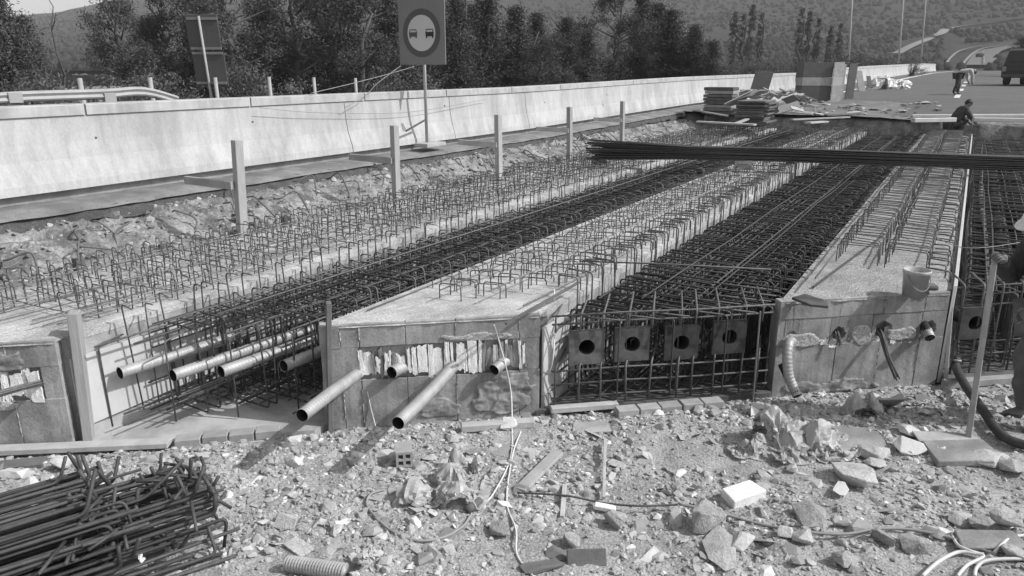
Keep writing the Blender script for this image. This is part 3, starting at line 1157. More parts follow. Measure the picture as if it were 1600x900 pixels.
duct('bright duct bending down to the ground from the box with the bucket', [r5 - NF * .2, r5 + Vector((0, 0, .0)), atf(1233, 536, .09), atf(1230, 556, .16), atf(1232, 585, .20), atf(1239, 604, .24), atf(1246, 619, .30)], .040)
r6 = atf(1444, 516, -0.05)
duct('stub duct in the broken pocket nearest the edge strip', [r6 - NF * .2, r6, atf(1448, 518, .05), atf(1453, 528, .12)], .043)


def anchor(px, py, label, tilt=0.0, dark=False):
    c = atf(px, py, 0.0)
    t = thing('anchor_plate', label, 'anchor plate', tuple(c), 'square anchor plates at the end of the dark cage')
    U, N, Zv = UF, NF, Vector((0, 0, 1))
    h, ro, n_ = 0.15, 0.068, 24
    mb = MB()
    for d in (0.0, -0.03):
        pass
    ring_o, ring_i = [], []
    for k in range(n_):
        a = 2 * math.pi * k / n_
        ca, sa = math.cos(a), math.sin(a)
        m_ = max(abs(ca), abs(sa))
        ring_o.append(U * (ca / m_ * h) + Zv * (sa / m_ * h))
        ring_i.append(U * ca * ro + Zv * sa * ro)
    v = [c + p for p in ring_o] + [c + p for p in ring_i] + [c + p - N * .03 for p in ring_o] + [c + p - N * .03 for p in ring_i]
    f = []
    for k in range(n_):
        q = (k + 1) % n_
        f += [(k, q, n_ + q, n_ + k), (2 * n_ + k, 3 * n_ + k, 3 * n_ + q, 2 * n_ + q), (k, 2 * n_ + k, 2 * n_ + q, q), (n_ + k, n_ + q, 3 * n_ + q, 3 * n_ + k)]
    mb.add(v, f).build('plate', 'steel_plate', t)
    mb = MB().tube([c - N * .012, c - N * .4], [ro - .002, ro - .014], 16, caps=False)
    mb.tube([c - N * .4, c - N * .401], [ro - .014, .001], 16, caps=False).build('trumpet', 'duct_inside', t, smooth=True)
    return t


anchor(917, 543, 'square steel anchor plate next to the narrow white board')
anchor(988, 538, 'second anchor plate in the row below the dark cage')
anchor(1065, 536, 'third and brightest anchor plate in the row of four')
anchor(1140, 527, 'shaded anchor plate beside the box with the bucket')
anchor(1524, 505, 'anchor plate behind the leaning pole')


def strands(label, pts, n, spread, r=0.008):
    t = thing('strand_bundle', label, 'steel strands', tuple(pts[0]))
    rs = random.Random(len(label))
    for i in range(n):
        a = 2 * math.pi * i / n
        o = Vector((math.cos(a) * spread, 0.3 * math.cos(a) * spread, math.sin(a) * spread))
        c = smooth_path([Vector(p) + o * rs.uniform(.7, 1.2) for p in pts], 5)
        MB().tube(c, r, 6).build('strand', 'rebar', t, smooth=True)


strands('bundle of strands sticking out of the leftmost box', [atf(62, 596, -.25), atf(66, 597, -.05), atf(30, 606, .25), atf(-60, 632, .7)], 6, 0.017)
strands('limp strands hanging from a pocket below the bucket', [atf(1372, 516, -.15), atf(1377, 522, .03), atf(1388, 558, .16), atf(1402, 592, .22)], 4, 0.018, 0.007)
strands('cut strand ends in the small hole of the box with the bucket', [atf(1308, 518, -.15), atf(1308, 521, .02), atf(1310, 530, .05), atf(1311, 538, .06)], 5, 0.016, 0.006)

# dark broken pockets in the end of the box with the bucket
for px, py, w in POCKETS:
    c = atf(px, py, -0.004)
    c.z = min(.60, max(.53, c.z))
    rs = random.Random(px)
    ring, rect = [], []
    for k in range(24):
        a = 2 * math.pi * k / 24
        ca, sa = math.cos(a), math.sin(a)
        m_ = max(abs(ca), abs(sa))
        hz_ = (.688 - c.z) if sa > 0 else (c.z - .442)
        ring.append(c + UF * ca * w * rs.uniform(.75, 1.05) + Vector((0, 0, sa * min(hz_ * .9, w * 1.0) * rs.uniform(.8, 1.05))))
        rect.append(c + UF * (ca / m_ * w * 1.19) + Vector((0, 0, sa / m_ * hz_)) + NF * rs.uniform(0, .004))
    back = [c + (p - c) * 0.75 - NF * 0.075 for p in ring]
    MB().add(rect + ring + back, [(k, (k + 1) % 24, 24 + (k + 1) % 24, 24 + k) for k in range(24)] + [(24 + k, 24 + (k + 1) % 24, 48 + (k + 1) % 24, 48 + k) for k in range(24)] + [tuple(range(48, 72))]).build('broken_pocket', 'old_concrete', B3)

# ------------------------------------------------------------------ boards, posts, bricks round the deck end
wb = thing('white_board', 'tall white board lining the side of the leftmost box', 'board', (-5.44, 3.2, 0))
MB().hexa([(-5.452, fy(-5.45) + .06, 0.13), (-5.436, fy(-5.45) + .06, 0.13), (-5.436, 3.9, 0.17), (-5.452, 3.9, 0.17),
           (-5.452, fy(-5.45) + .06, 0.69), (-5.436, fy(-5.45) + .06, 0.69), (-5.436, 3.9, 0.70), (-5.452, 3.9, 0.70)]).build('sheet', 'white_board', wb)
MB().box(-5.455, -5.43, fy(-5.45) + .06, 6, -0.02, 0.12).build('skirting', 'timber_flat', wb)
wb = thing('white_board', 'narrow white board at the right side of the middle box', 'board', (-2.71, 5.1, 0))
MB().box(-2.722, -2.706, fy(-2.71) + .0, fy(-2.71) + .8, 0.14, 0.74).build('sheet', 'white_board', wb)
MB().box(-2.725, -2.70, fy(-2.71) + .0, fy(-2.71) + 2.5, -0.02, 0.13).build('skirting', 'timber_flat', wb)


def post_at(px0, py0, px1, py1, z0, w, d, label, m='timber', rot=0.0):
    b = atz(px1, py1, z0)
    dr = ray(px0, py0)
    t_ = math.hypot(b.x, b.y) / math.hypot(dr[0], dr[1])
    top = Vector(CP + dr * t_)
    o = MB().beam((0, 0, -0.05), top - b, w, d, up=(math.sin(rot), math.cos(rot), 0)).build('formwork_post', m, base=(0, 0, 0))
    o.location = b
    BASE[o.name] = tuple(b)
    bevel(o, 0.004)
    return tag(o, label, 'timber post'), b, top


post_at(115, 487, 140, 690, 0.0, 0.12, 0.07, 'upright timber at the corner of the leftmost box end', rot=0.7)
o, b, tp = post_at(513, 472, 516, 670, 0.0, 0.07, 0.04, 'grey upright plank at the left corner of the middle box', 'timber_dark', rot=0.7)  # darker timber stands for the shadow on this plank
post_at(1487, 478, 1478, 596, 0.0, 0.03, 0.03, 'thin white lath at the right corner of the box with the bucket', 'white_board')
post_at(1188, 486, 1176, 632, 0.0, 0.014, 0.014, 'thin lath at the left corner of the box with the bucket', 'timber_dark')

# plywood deck under the first cage
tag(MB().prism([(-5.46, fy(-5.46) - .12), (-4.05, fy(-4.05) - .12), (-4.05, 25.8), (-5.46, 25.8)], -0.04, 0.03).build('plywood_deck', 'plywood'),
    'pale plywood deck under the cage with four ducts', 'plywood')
tag(MB().prism([(-5.42, fy(-5.46) + 1.5), (-4.09, fy(-4.05) + 1.0), (-4.09, 25.7), (-5.42, 25.7)], 0.034, 0.05).build('trench_shade_board', 'timber_dark'),  # added dark sheet: shade of the deep trench put into its colour
    'dark boards painting the trench shade far inside the cage with four ducts', 'board')
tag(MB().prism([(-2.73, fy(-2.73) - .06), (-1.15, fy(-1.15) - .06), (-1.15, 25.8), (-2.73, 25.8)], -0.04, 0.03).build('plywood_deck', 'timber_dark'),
    'dark plywood deck under the cage with anchor plates', 'plywood')  # dark tone of this deck stands for the trench shade
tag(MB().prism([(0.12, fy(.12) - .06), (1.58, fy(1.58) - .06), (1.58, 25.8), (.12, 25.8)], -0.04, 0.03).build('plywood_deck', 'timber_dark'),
    'plywood deck under the cage behind the worker', 'plywood')  # same here: trench shade put into the deck's colour


def brick_course(label, px0, px1, py0, py1, n, h=0.075, dep=0.11):
    a, b = atz(px0, py0, 0.0), atz(px1, py1, 0.0)
    t = thing('brick_course', label, 'bricks', tuple(a))
    d = (b - a) / n
    side = Vector((d.y, -d.x, 0)).normalized()
    for i in range(n):
        c = a + d * (i + .5) + Vector((0, 0, h / 2 + rsd.uniform(-.004, .004)))
        bevel(MB().obox(c + side * rsd.uniform(-.012, .012), d * 0.47, side * dep / 2, (0, 0, h / 2)).build('brick', 'brick', t), 0.005)
    m_ = (a + b) / 2
    MB().obox(m_ - Vector((0, 0, .012)), (b - a) * .52, side * dep * .62, (0, 0, .012)).build('bed_board', 'timber_flat', t)


brick_course('row of five pale bricks before the dark cage with anchor plates', 962, 1128, 651, 636, 5)
brick_course('row of bricks before the plywood deck under the four ducts', 275, 440, 696, 680, 4, .07)


def plank(label, a, b, w, h, m='timber_flat', name='plank', cat='plank', up=(0, 0, 1)):
    a, b = Vector(a), Vector(b)
    c = (a + b) / 2
    o = MB().beam(a - c, b - c, w, h, up).build(name, m, base=(0, 0, 0))
    o.location = c
    BASE[o.name] = tuple(c)
    bevel(o, min(w, h) * 0.12)
    return tag(o, label, cat)


plank('long grey plank along the foot of the leftmost box', atz(-60, 706, .05), atz(265, 692, .05), 0.10, 0.045)
plank('lower dark plank on the ground left of the bricks', atz(-60, 735, .03), atz(70, 722, .03), 0.12, 0.04, 'timber_dark')
plank('timber sill under the left part of the dark cage', atz(860, 640, .04), atz(965, 632, .04), 0.07, 0.05)
plank('timber sill at the foot of the middle box', atz(720, 668, .04), atz(835, 660, .04), 0.08, 0.06)
plank('timber sill behind the hose at the cage behind the worker', atz(1475, 600, .05), atz(1585, 592, .05), 0.08, 0.07)
plank('thin dark batten lying across the top of the middle box end', atz(790, 506, .89), atz(905, 441, 1.0), 0.022, 0.018, 'timber_dark', 'batten')

# ------------------------------------------------------------------ earth bank, ledge and parapet on the left
bank = []
for i in range(30):
    t = i / 29
    row = []
    y = -2.0
    while y < 26.6:
        x = lerp(-7.15, -8.84, t) + 0.12 * fbm(y * .8, t, 3)
        prof = interp(t, [(0, 0.76), (0.34, 0.79), (0.48, 0.84), (0.72, 1.00), (0.86, 1.05), (1, 1.09)])
        w = sstep(.2, .42, t) * (1 - sstep(.9, 1, t))
        rough = 0.18 * fbm(y * 1.6, t * 2.2, 5) + 0.30 * abs(fbm(y * 5.2, t * 1.6, 8)) + 0.22 * fbm(y * 13, t * 8, 2, 3) - .06 - .10 * max(0, noise.noise((y * 2.3, t * 1.2, 7))) + .06 * (noise.voronoi((y * 5.1, t * 5.6, 0))[0][0] - .3)
        # crumbled lip of the bank top
        lip = -0.10 * math.exp(-((t - 0.80 - 0.06 * fbm(y * 1.3, 0, 4)) / 0.035) ** 2)
        row.append((x + w * rough * 0.5, y, prof + w * rough * 0.26 + lip + 0.012 * fbm(y * 9, t * 9, 1)))
        y += 0.055 if y < 14 else 0.1
    bank.append(row)
bk = tag(MB().grid(bank).build('earth_bank', 'bank_soil', smooth=True), kind='structure')
rs = random.Random(73)
mb = MB()
for k in range(5200):
    i = rs.randrange(2, 29)
    j = int(len(bank[i]) * rs.random() ** 1.25)
    if noise.noise((j * .09, i * .2, 3)) < -.15 and rs.random() < .8:
        continue
    q = Vector(bank[i][min(j, len(bank[i]) - 1)])
    V, Fc = protos[rs.randrange(16)]
    sc = min(.10, .010 + abs(rs.gauss(0, .022)))
    W_ = V @ (np.array(rot_rand(rs, .5)) * sc).T
    mb.add((W_ + np.array(q)).tolist(), Fc, rs.uniform(.22, .42) if rs.random() < .85 else rs.uniform(.10, .16))
tag(mb.build('bank_rubble', 'rubble_chips'), 'loose stones and clods on the earth bank below the parapet', 'rubble', kind='stuff')
rs = random.Random(71)
for k in range(64):                                    # bent bars that stick out of the bank
    y = 3.0 + 20 * rs.random() ** 1.4
    x = rs.uniform(-8.6, -7.8)
    z = interp(x, [(-8.8, 1.1), (-8.4, 1.02), (-7.95, .86), (-7.2, .78)])
    a = Vector((x, y, z + .1))
    b = a + Vector((rs.uniform(.05, .22), rs.uniform(-.25, .25), rs.uniform(-.12, .1)))
    c = b + Vector((rs.uniform(.1, .35), rs.uniform(-.25, .25), -rs.uniform(.2, .42)))
    MB().tube(smooth_path([a - Vector((.1, 0, .02)), a, b, c], 5), 0.011, 5).build('bent_bar', 'rebar', bk, smooth=True)
for k in range(16):                                    # stubs of cut posts along the toe
    y = 3.6 + k * 1.0 + rs.uniform(-.3, .3)
    bevel(MB().box(-7.33, -7.24, y, y + .09, .74, .92 + rs.uniform(-.04, .06)).build('post_stub', 'timber_dark', bk), .004)

al = []
for i in range(5):                                     # broken edge of the old asphalt layer above the bank
    row = []
    for k in range(520):
        y = -2 + k * .055
        row.append((-8.80 + .12 * fbm(y * .9, 0, 6) + .10 * i / 4 * (1 + fbm(y * 1.2, 0, 21)) + .05 * fbm(y * 6, i, 22, 2) + .05, y, base_z(y) - .158 - .17 * i / 4 * (1 + .9 * fbm(y * 1.7, 3, 23)) + .02 * fbm(y * 9, i, 24, 2)))
    al.append(row)
tag(MB().grid(al).build('asphalt_layer', 'broken_asphalt', smooth=True), kind='structure')
lg = []
for i, (x, dz) in enumerate(((-8.69, -0.185), (-8.75, -0.155), (-8.95, -0.125), (-9.35, -0.11))):
    lg.append([(x + (.12 * fbm(y * .9, 0, 6) + .05 * fbm(y * 4, 1, 6, 2) if i < 2 else .02 * fbm(y * 2, i, 6)), y, base_z(y) + dz + 0.03 * fbm(y * 2.2, i, 2)) for y in [-6 + .25 * k for k in range(160)]])
tag(MB().grid(lg).build('concrete_ledge', 'ledge_concrete', smooth=True), kind='structure')

XB = -9.2          # outer foot of the parapet


def parapet(name, label, ys, xfun, zfun, panel_m='parapet_concrete', cop_ys=None, height=0.99, group=None):
    y0 = ys[0]
    t = thing(name, label, 'concrete barrier', (xfun(y0), y0, zfun(y0)), group)
    def sect(mb, prof, ya, yb):
        n_ = max(1, int((yb - ya) / 1.5))
        P = []
        for k in range(n_ + 1):
            y = lerp(ya, yb, k / n_)
            P.append([(xfun(y) + px, y, zfun(y) + pz) for px, pz in prof])
        m_ = len(prof)
        v = [p for r in P for p in r]
        f = [(i * m_ + j, i * m_ + (j + 1) % m_, (i + 1) * m_ + (j + 1) % m_, (i + 1) * m_ + j) for i in range(n_) for j in range(m_)]
        f += [tuple(range(m_)), tuple(range(n_ * m_, n_ * m_ + m_))[::-1]]
        return mb.add(v, f)
    hb = height - 0.13
    wall = [(0.0, 0.0), (-0.012, 0.10), (-0.05, 0.22), (-0.095, 0.36), (-0.125, 0.55), (-0.15, hb), (-0.42, hb), (-0.42, 0.0)]
    for a, b in zip(ys, ys[1:]):
        sect(MB(), wall, a + .008, b - .008).build('panel', panel_m, t)
    cop = [(-0.125, hb + .003), (-0.125, height - .012), (-0.137, height), (-0.43, height), (-0.44, height - .012), (-0.44, hb + .003)]
    for a, b in zip(cop_ys or ys, (cop_ys or ys)[1:]):
        sect(MB(), cop, a + .012, b - .012).build('coping', 'coping_concrete', t)
    pl = [(-0.09, -0.135), (-0.09, -0.004), (-0.42, -0.004), (-0.42, -0.135)]
    sect(MB(), pl, ys[0], ys[-1]).build('plinth', 'old_concrete', t)
    for o in list(t.children):
        fix_normals(o)
    return t


jy = [atx(px, py, XB).y for px, py in ((552, 236), (712, 222), (828, 198), (1079, 163))]
cj = [aty_ for aty_ in (atx(135, 178, XB - .12).y, atx(392, 158, XB - .12).y, atx(570, 150, XB - .12).y, atx(698, 145, XB - .12).y, atx(800, 140, XB - .12).y, atx(876, 135, XB - .12).y, atx(990, 130, XB - .12).y)]
ys_ = [-7.0, 1.5] + jy + [jy[-1] + 8, jy[-1] + 16, 47.0]
cps = [-7.0, 0.0] + cj + [cj[-1] + 6, cj[-1] + 12, 47.0]
PAR = parapet('concrete_parapet', 'long pale concrete parapet with coping along the left of the deck', ys_, lambda y: XB + 0.012 * max(0, y - 28), base_z, cop_ys=cps)
# wedge shaped form holes and stains of rust in the face
for px, py in ((632, 200), (768, 192), (866, 180), (943, 167)):
    p = atx(px, py, XB - .08)
    MB().hexa([(XB - .06, p.y - .07, p.z - .06), (XB - .06, p.y + .09, p.z - .1), (XB - .12, p.y + .09, p.z - .1), (XB - .12, p.y - .07, p.z - .06),
               (XB - .09, p.y - .06, p.z + .09), (XB - .09, p.y - .02, p.z + .09), (XB - .12, p.y - .02, p.z + .09), (XB - .12, p.y - .06, p.z + .09)]).build('form_hole', 'panel_mid', PAR)
for px, py in ((150, 215), (395, 190), (605, 188), (695, 165), (851, 160), (948, 148)):
    p = atx(px, py, XB - .125)
    MB().tube([p - Vector((.03, 0, 0)), p + Vector((.006, 0, 0))], .014, 8).build('form_hole', 'panel_dark', PAR)

# wooden posts with a side arm, along the foot of the bank
for (px0, py0), (px1, py1), z0, lab, w in (
        ((370, 219), (379, 375), .80, 'tallest timber post, nearest to the pale parapet’s dark joint line', .105),
        ((616, 196), (620, 318), .84, 'timber post in front of the two wide joints of the parapet', .10),
        ((778, 179), (780, 285), .84, 'timber post just right of the no overtaking sign', .10),
        ((890, 167), (890, 250), .86, 'timber post near the loose end of the long bar bundle', .10),
        ((973, 158), (972, 226), .88, 'farthest of the five timber posts beside the bank', .10)):
    b = atz(px1, py1, z0)
    dr = ray(px0, py0)
    t_ = math.hypot(b.x, b.y) / math.hypot(dr[0], dr[1])
    top = Vector(CP + dr * t_)
    lab = lab.replace(', nearest to the pale parapet’s dark joint line', ' with a side arm, nearest of the five')
    t = thing('timber_post', lab, 'timber post', tuple(b), 'timber posts along the bank')
    bevel(MB().beam(b - Vector((0, 0, .15)), top, w, w * .95, up=(.2, 1, 0)).build('post', 'timber', t), .004)
    zl = b.z + (top.z - b.z) * .56
    a = Vector((b.x - .02, b.y, zl))
    bevel(MB().beam(a + Vector((.02, -.06, 0)), a + Vector((-.75, -.12, .02)), .05, .09).build('arm', 'timber_flat', t), .004)

# ------------------------------------------------------------------ signs, guard rail, marker posts
def disc(mb, c, U, Vv, r, r_in=0.0, n=40):
    if r_in:
        v = [c + U * math.cos(6.28319 * k / n) * r + Vv * math.sin(6.28319 * k / n) * r for k in range(n)]
        v += [c + U * math.cos(6.28319 * k / n) * r_in + Vv * math.sin(6.28319 * k / n) * r_in for k in range(n)]
        return mb.add(v, [(k, (k + 1) % n, n + (k + 1) % n, n + k) for k in range(n)])
    v = [c + U * math.cos(6.28319 * k / n) * r + Vv * math.sin(6.28319 * k / n) * r for k in range(n)]
    return mb.add(v, [tuple(range(n))])


pb = atx(667, 221, -9.0)
sg = thing('road_sign', 'no overtaking road sign, two cars in a ring on a grey panel', 'road sign', tuple(pb))
top = Vector((pb.x, pb.y, pb.z + 2.75))
MB().tube([pb - Vector((0, 0, .02)), top], .030, 10).build('pole', 'pole_steel', sg, smooth=True)
sc_ = (top - pb).length
dist = Vector((pb.x, pb.y, 0)).length
SU = Vector((1.0, 0.02, 0)).normalized()              # the panel's width runs this way
SN = Vector((SU.y, -SU.x, 0))                          # its face looks at the photographer
zc = aty(660, 52, pb.y).z
pc = Vector((pb.x, pb.y, zc)) + SN * .05
Zv = Vector((0, 0, 1))
pxm = dist / 1155 * 1.03                               # metres per photo pixel there
pw, pt, pbm = 35 * pxm / .86, 1.15, 43 * pxm
bevel(MB().obox(pc + Zv * (pt - pbm) / 2, SU * pw, SN * .012, Zv * (pt + pbm) / 2).build('panel', 'sign_face', sg), .006)
disc(MB(), pc + SN * .0145, SU, Zv, 33 * pxm, 24.5 * pxm).build('ring', 'sign_ring', sg)
disc(MB(), pc + SN * .0142, SU, Zv, 24.8 * pxm).build('disc', 'sign_white', sg)
for s, m_ in ((-1, 'sign_ring'), (1, 'sign_black')):   # two cars seen from behind
    c = pc + SN * .0185 + SU * s * 14.5 * pxm
    k = pxm * 1.15
    car = MB()
    q = lambda pts: car.add([c + SU * a * k + Zv * b * k for a, b in pts], [tuple(range(len(pts)))])
    q([(-6, -4), (6, -4), (6.3, 1.2), (-6.3, 1.2)])
    q([(-5.2, 4.6), (-5.8, 1.2), (-4.6, 1.2), (-4.2, 3.6)])
    q([(4.2, 3.6), (4.6, 1.2), (5.8, 1.2), (5.2, 4.6)])
    q([(-4.2, 3.6), (4.2, 3.6), (5.2, 4.7), (-5.2, 4.7)])
    q([(-5.6, -6), (-3.6, -6), (-3.6, -4), (-5.6, -4)])
    q([(3.6, -6), (5.6, -6), (5.6, -4), (3.6, -4)])
    car.build('car_symbol', m_, sg)
upper = pc + Zv * (66 * pxm)
disc(MB(), upper + SN * .0145, SU, Zv, 20 * pxm).build('lamp_spot', 'sign_ring', sg)
MB().obox(Vector((pb.x, pb.y, zc - .15)) + SN * .03, SU * .2, SN * .012, Zv * .02).build('bracket', 'pole_steel', sg)
MB().beam(Vector((pb.x, pb.y, pb.z + .42)), atx(634, 205, -9.1), .03, .03).build('brace', 'timber_dark', sg)
bevel(MB().obox(pb - Vector((-.08, 0, .05)), Vector((.16, 0, 0)), Vector((0, .3, 0)), (0, 0, .035)).build('foot', 'timber_flat', sg), .005)

# sign seen from behind, beyond the parapet
sb_ = polar(330, 17, 0.9)
dr = ray(310, 25)
k = 17 / math.hypot(dr[0], dr[1])
st = Vector(CP + dr * k)
s2 = thing('road_sign', 'tilted road sign seen from its dark back beyond the parapet', 'road sign', tuple(sb_))
MB().tube([sb_, st], .026, 8).build('pole', 'guard_steel', s2, smooth=True)
ax = (st - sb_).normalized()
U2 = Vector(rgt).normalized()
N2 = U2.cross(ax).normalized()
pm = 17 / 1155 * 1.05
for a, b in ((-2, 41), (45, 88)):
    m_ = (a + b) / 2
    c = st - ax * (m_ * pm) + U2 * (-.03 + (m_ - 20) * .0006) - N2 * .045
    bevel(MB().obox(c + U2 * .06, U2 * 21 * pm, N2 * .012, ax * (b - a) / 2 * pm).build('panel', 'sign_back', s2), .006)
for d in (3, 40, 46, 84):
    MB().obox(st - ax * d * pm + U2 * .05 - N2 * .02, U2 * 20 * pm, N2 * .012, ax * .025).build('rail', 'sign_face', s2)

# guard rail at the left, behind the parapet
XR = -11.2
gpts = [atx(-60, 160, XR), atx(20, 152, XR), atx(160, 147, XR), atx(225, 143.5, XR), atx(278, 157, XR)]
gr = thing('guard_rail', 'steel guard rail ending in a downward slope behind the parapet', 'guard rail', (XR, gpts[1].y, 1.0))
prof = [(0, .10), (.03, .08), (.045, .05), (.02, 0), (.045, -.05), (.03, -.08), (0, -.10), (-.006, -.10), (-.006, .10)]
P = [[p + Vector((a, 0, b * .75)) for a, b in prof] for p in smooth_path(gpts, 4)]
MB().grid(P).build('rail', 'guard_steel', gr)
for px in (22, 170):
    p = atx(px, 155, XR)
    bevel(MB().box(XR - .07, XR - .0, p.y - .06, p.y + .06, .9, p.z + .02).build('rail_post', 'guard_steel', gr), .004)
    bevel(MB().box(XR - .01, XR + .06, p.y - .09, p.y + .09, p.z - .05, p.z + .09).build('spacer', 'guard_steel', gr), .004)
for i, (px, py0, py1, lab) in enumerate(((125, 122, 163, 'leftmost thin marker post behind the guard rail'), (235, 121, 145, 'short pale marker post at the bend of the guard rail'),
        (337, 121, 153, 'marker post with a dark band beside the tilted sign'), (421, 120, 150, 'marker post standing alone left of the loose tie wire'),
        (491, 121, 146, 'faint marker post before the dark firs'), (556, 122, 145, 'faint marker post left of the no overtaking sign'))):
    p = polar(px, 14.5 + i * 1.2, .9)
    dr = ray(px - 1, py0)
    k = (14.5 + i * 1.2) / math.hypot(dr[0], dr[1])
    t_ = Vector(CP + dr * k)
    o = MB().tube([Vector((0, 0, -.3)), t_ - p], [.045, .04], 8).build('marker_post', 'guard_steel', base=(0, 0, 0), smooth=True)
    o.location = p
    tag(o, lab, 'marker post', 'marker posts beyond the parapet')

# loose wires at the parapet
def wire(label, pts, r=0.004, m='cable_grey', name='wire', cat='wire', k=8, n=5):
    c = smooth_path(pts, k)
    b = c[0]
    o = MB().tube([p - b for p in c], r, n).build(name, m, base=(0, 0, 0), smooth=True)
    o.location = b
    BASE[o.name] = tuple(b)
    return tag(o, label, cat)


wire('thin wire running from the sign down to the parapet top', [atx(672, 96, -9.0), atx(620, 112, -9.1), atx(560, 128, -9.2), atx(485, 146, -9.3)], .006)
wire('second wire crossing the first left of the sign pole', [atx(626, 103, -9.0), atx(590, 130, -9.1), atx(572, 148, -9.15), atx(540, 168, -9.2)], .006)
wire('thin wire stretched along the parapet face', [atx(405, 168, -9.2), atx(500, 176, -9.22), atx(640, 175, -9.22), atx(760, 155, -9.25)], .005)

# ------------------------------------------------------------------ bars lying across the deck
bb = thing('rebar_bundle', 'long black bundle of bars lying across the boxes', 'rebar bundle', tuple(atz(920, 245, 1.12)))
a0, b0 = atz(918, 238, 1.16), atz(1600, 258, 1.12)
d0 = (b0 - a0).normalized()
rs = random.Random(81)
for i in range(54):
    lay = i // 7
    o_ = Vector((0, 0, 0.031 * lay - .06 + rs.uniform(-.006, .006))) + Vector((-d0.y, d0.x, 0)) * ((i % 7 - 3) * .034 + rs.uniform(-.008, .008))
    st_ = rs.uniform(-.05, .35)
    e_ = 11 + rs.uniform(-.3, .4)
    pts = [a0 + d0 * lerp(st_, e_, k / 6) + o_ + Vector((0, 0, .03 * math.sin(k) * rs.uniform(0, 1) + (.02 * (lay - 3) if k == 0 else 0))) for k in range(7)]
    MB().tube(pts, .0145, 6).build('bar', 'rebar_dark', bb, smooth=True)
for px, py, lab in ((935, 250, 'light wooden block under the left end of the long bundle'), (1160, 258, 'light wooden block under the middle of the long bundle'), (1420, 254, 'light wooden block under the bundle near the far worker')):
    p = atz(px, py, 1.0)
    o = MB().box(-.16, .16, -.07, .07, -.09, .09).build('support_block', 'timber_flat', base=(0, 0, 0))
    o.location = p + Vector((0, .06, 0))
    o.rotation_euler.z = .25
    bevel(o, .006)
    tag(o, lab, 'wood block')

# heap of hooked bars in the lower left corner
hp_ = thing('rebar_heap', 'heap of thick hooked bars on the ground in the lower left corner', 'rebar heap', tuple(atz(200, 850, 0.05)))
rs = random.Random(82)
dU = Vector((.45, .89, 0)).normalized()
dN = Vector((.89, -.45, 0))
ORG = atz(120, 770, 0.2)


def hooked(end_s, lat, z, length, hook, r=.0115, lean=0.0, curl=0):
    e = ORG + dU * end_s + dN * lat
    e.z = z
    st_ = e - dU * length
    st_.z = max(.02, z - .10 + rs.uniform(-.03, .02))
    mid = st_.lerp(e, .55) + Vector((0, 0, rs.uniform(-.012, .012))) + dN * rs.uniform(-.012, .012)
    pts = [st_, mid, e]
    if hook:
        hv = Vector((rs.gauss(0, .35), rs.gauss(0, .35), 1)).normalized() if curl == 0 else Vector((rs.gauss(.2, .3), rs.gauss(-.2, .3), -.8)).normalized()
        pts.append(e + hv * hook + dU * lean)
        c = [st_, mid] + rounded([mid, e, e + hv * hook + dU * lean], .045, k=4)[1:]
    else:
        c = pts
    MB().tube(c, r * rs.uniform(.85, 1.1), 7).build('bar', 'rebar_dark', hp_, smooth=True)


for lay in range(7):
    for i in range(20 - lay):
        lat = -.06 + .052 * i + rs.uniform(-.015, .015) + lay * .02
        zz = .05 + lay * .055 + rs.uniform(-.012, .012) - .10 * sstep(.65, 1.1, lat)
        grp = rs.random()
        es_ = (rs.gauss(.0, .07) if grp < .45 else rs.gauss(.24, .09) if grp < .72 else rs.gauss(.5, .08)) + .22 * lat
        if lay >= 5:
            es_ = min(es_, .25 * lat + rs.gauss(.05, .08))
        hooked(es_, lat, max(.03, zz), rs.uniform(1.6, 2.3), rs.uniform(.10, .24) if rs.random() < .62 else 0, .0115, rs.uniform(-.05, .07), curl=0 if rs.random() < .7 else 1)
for i in range(26):      # bars that reach farthest right, with their ends turned back
    hooked(.72 + rs.gauss(0, .05), .06 + .022 * i + rs.uniform(-.01, .01), .05 + .035 * (i % 6), 1.5, rs.uniform(.08, .13) if i % 3 else .0, .0115, rs.uniform(0, .05), curl=i % 2)
hooked(-.2, -.28, .10, 1.6, 0, .007)
for i in range(26):      # crossing loose bars
    p = ORG + dU * rs.uniform(-.1, .6) + dN * rs.uniform(.0, .9)
    p.z = rs.uniform(.22, .36)
    q = p + Vector((rs.uniform(-.25, .25), rs.uniform(-.25, .25), rs.uniform(-.14, .06)))
    MB().tube([p, q], .010, 6).build('loose_bar', 'rebar_dark', hp_, smooth=True)

# ------------------------------------------------------------------ vegetation
XL = lambda y: interp(y, [(40, -6.9), (60, -6.3), (100, -5.4), (180, -3.8)])   # foot of the road barrier

def leaf_mesh(name, Cn, Sz, Tn, m, seed, aspect=0.45, droop=0.0):
    """many small leaf faces: centres, sizes, tones"""
    r_ = np.random.RandomState(seed)
    n_ = len(Cn)
    a = r_.normal(size=(n_, 3)); a[:, 2] -= droop
    a /= np.linalg.norm(a, axis=1)[:, None]
    b = np.cross(a, r_.normal(size=(n_, 3)))
    b /= np.linalg.norm(b, axis=1)[:, None]
    A, B = a * Sz[:, None], b * (Sz * aspect)[:, None]
    V = np.stack([Cn - A, Cn + B, Cn + A, Cn - B], 1).reshape(-1, 3).astype(np.float32)
    me = bpy.data.meshes.new(name)
    me.vertices.add(n_ * 4)
    me.vertices.foreach_set('co', V.ravel())
    me.loops.add(n_ * 4)
    me.loops.foreach_set('vertex_index', np.arange(n_ * 4, dtype=np.int32))
    me.polygons.add(n_)
    me.polygons.foreach_set('loop_start', np.arange(0, n_ * 4, 4, dtype=np.int32))
    me.update(calc_edges=True)
    at = me.attributes.new('tone', 'FLOAT', 'FACE')
    at.data.foreach_set('value', np.asarray(Tn, dtype=np.float32))
    me.materials.append(MATS[m])
    return me


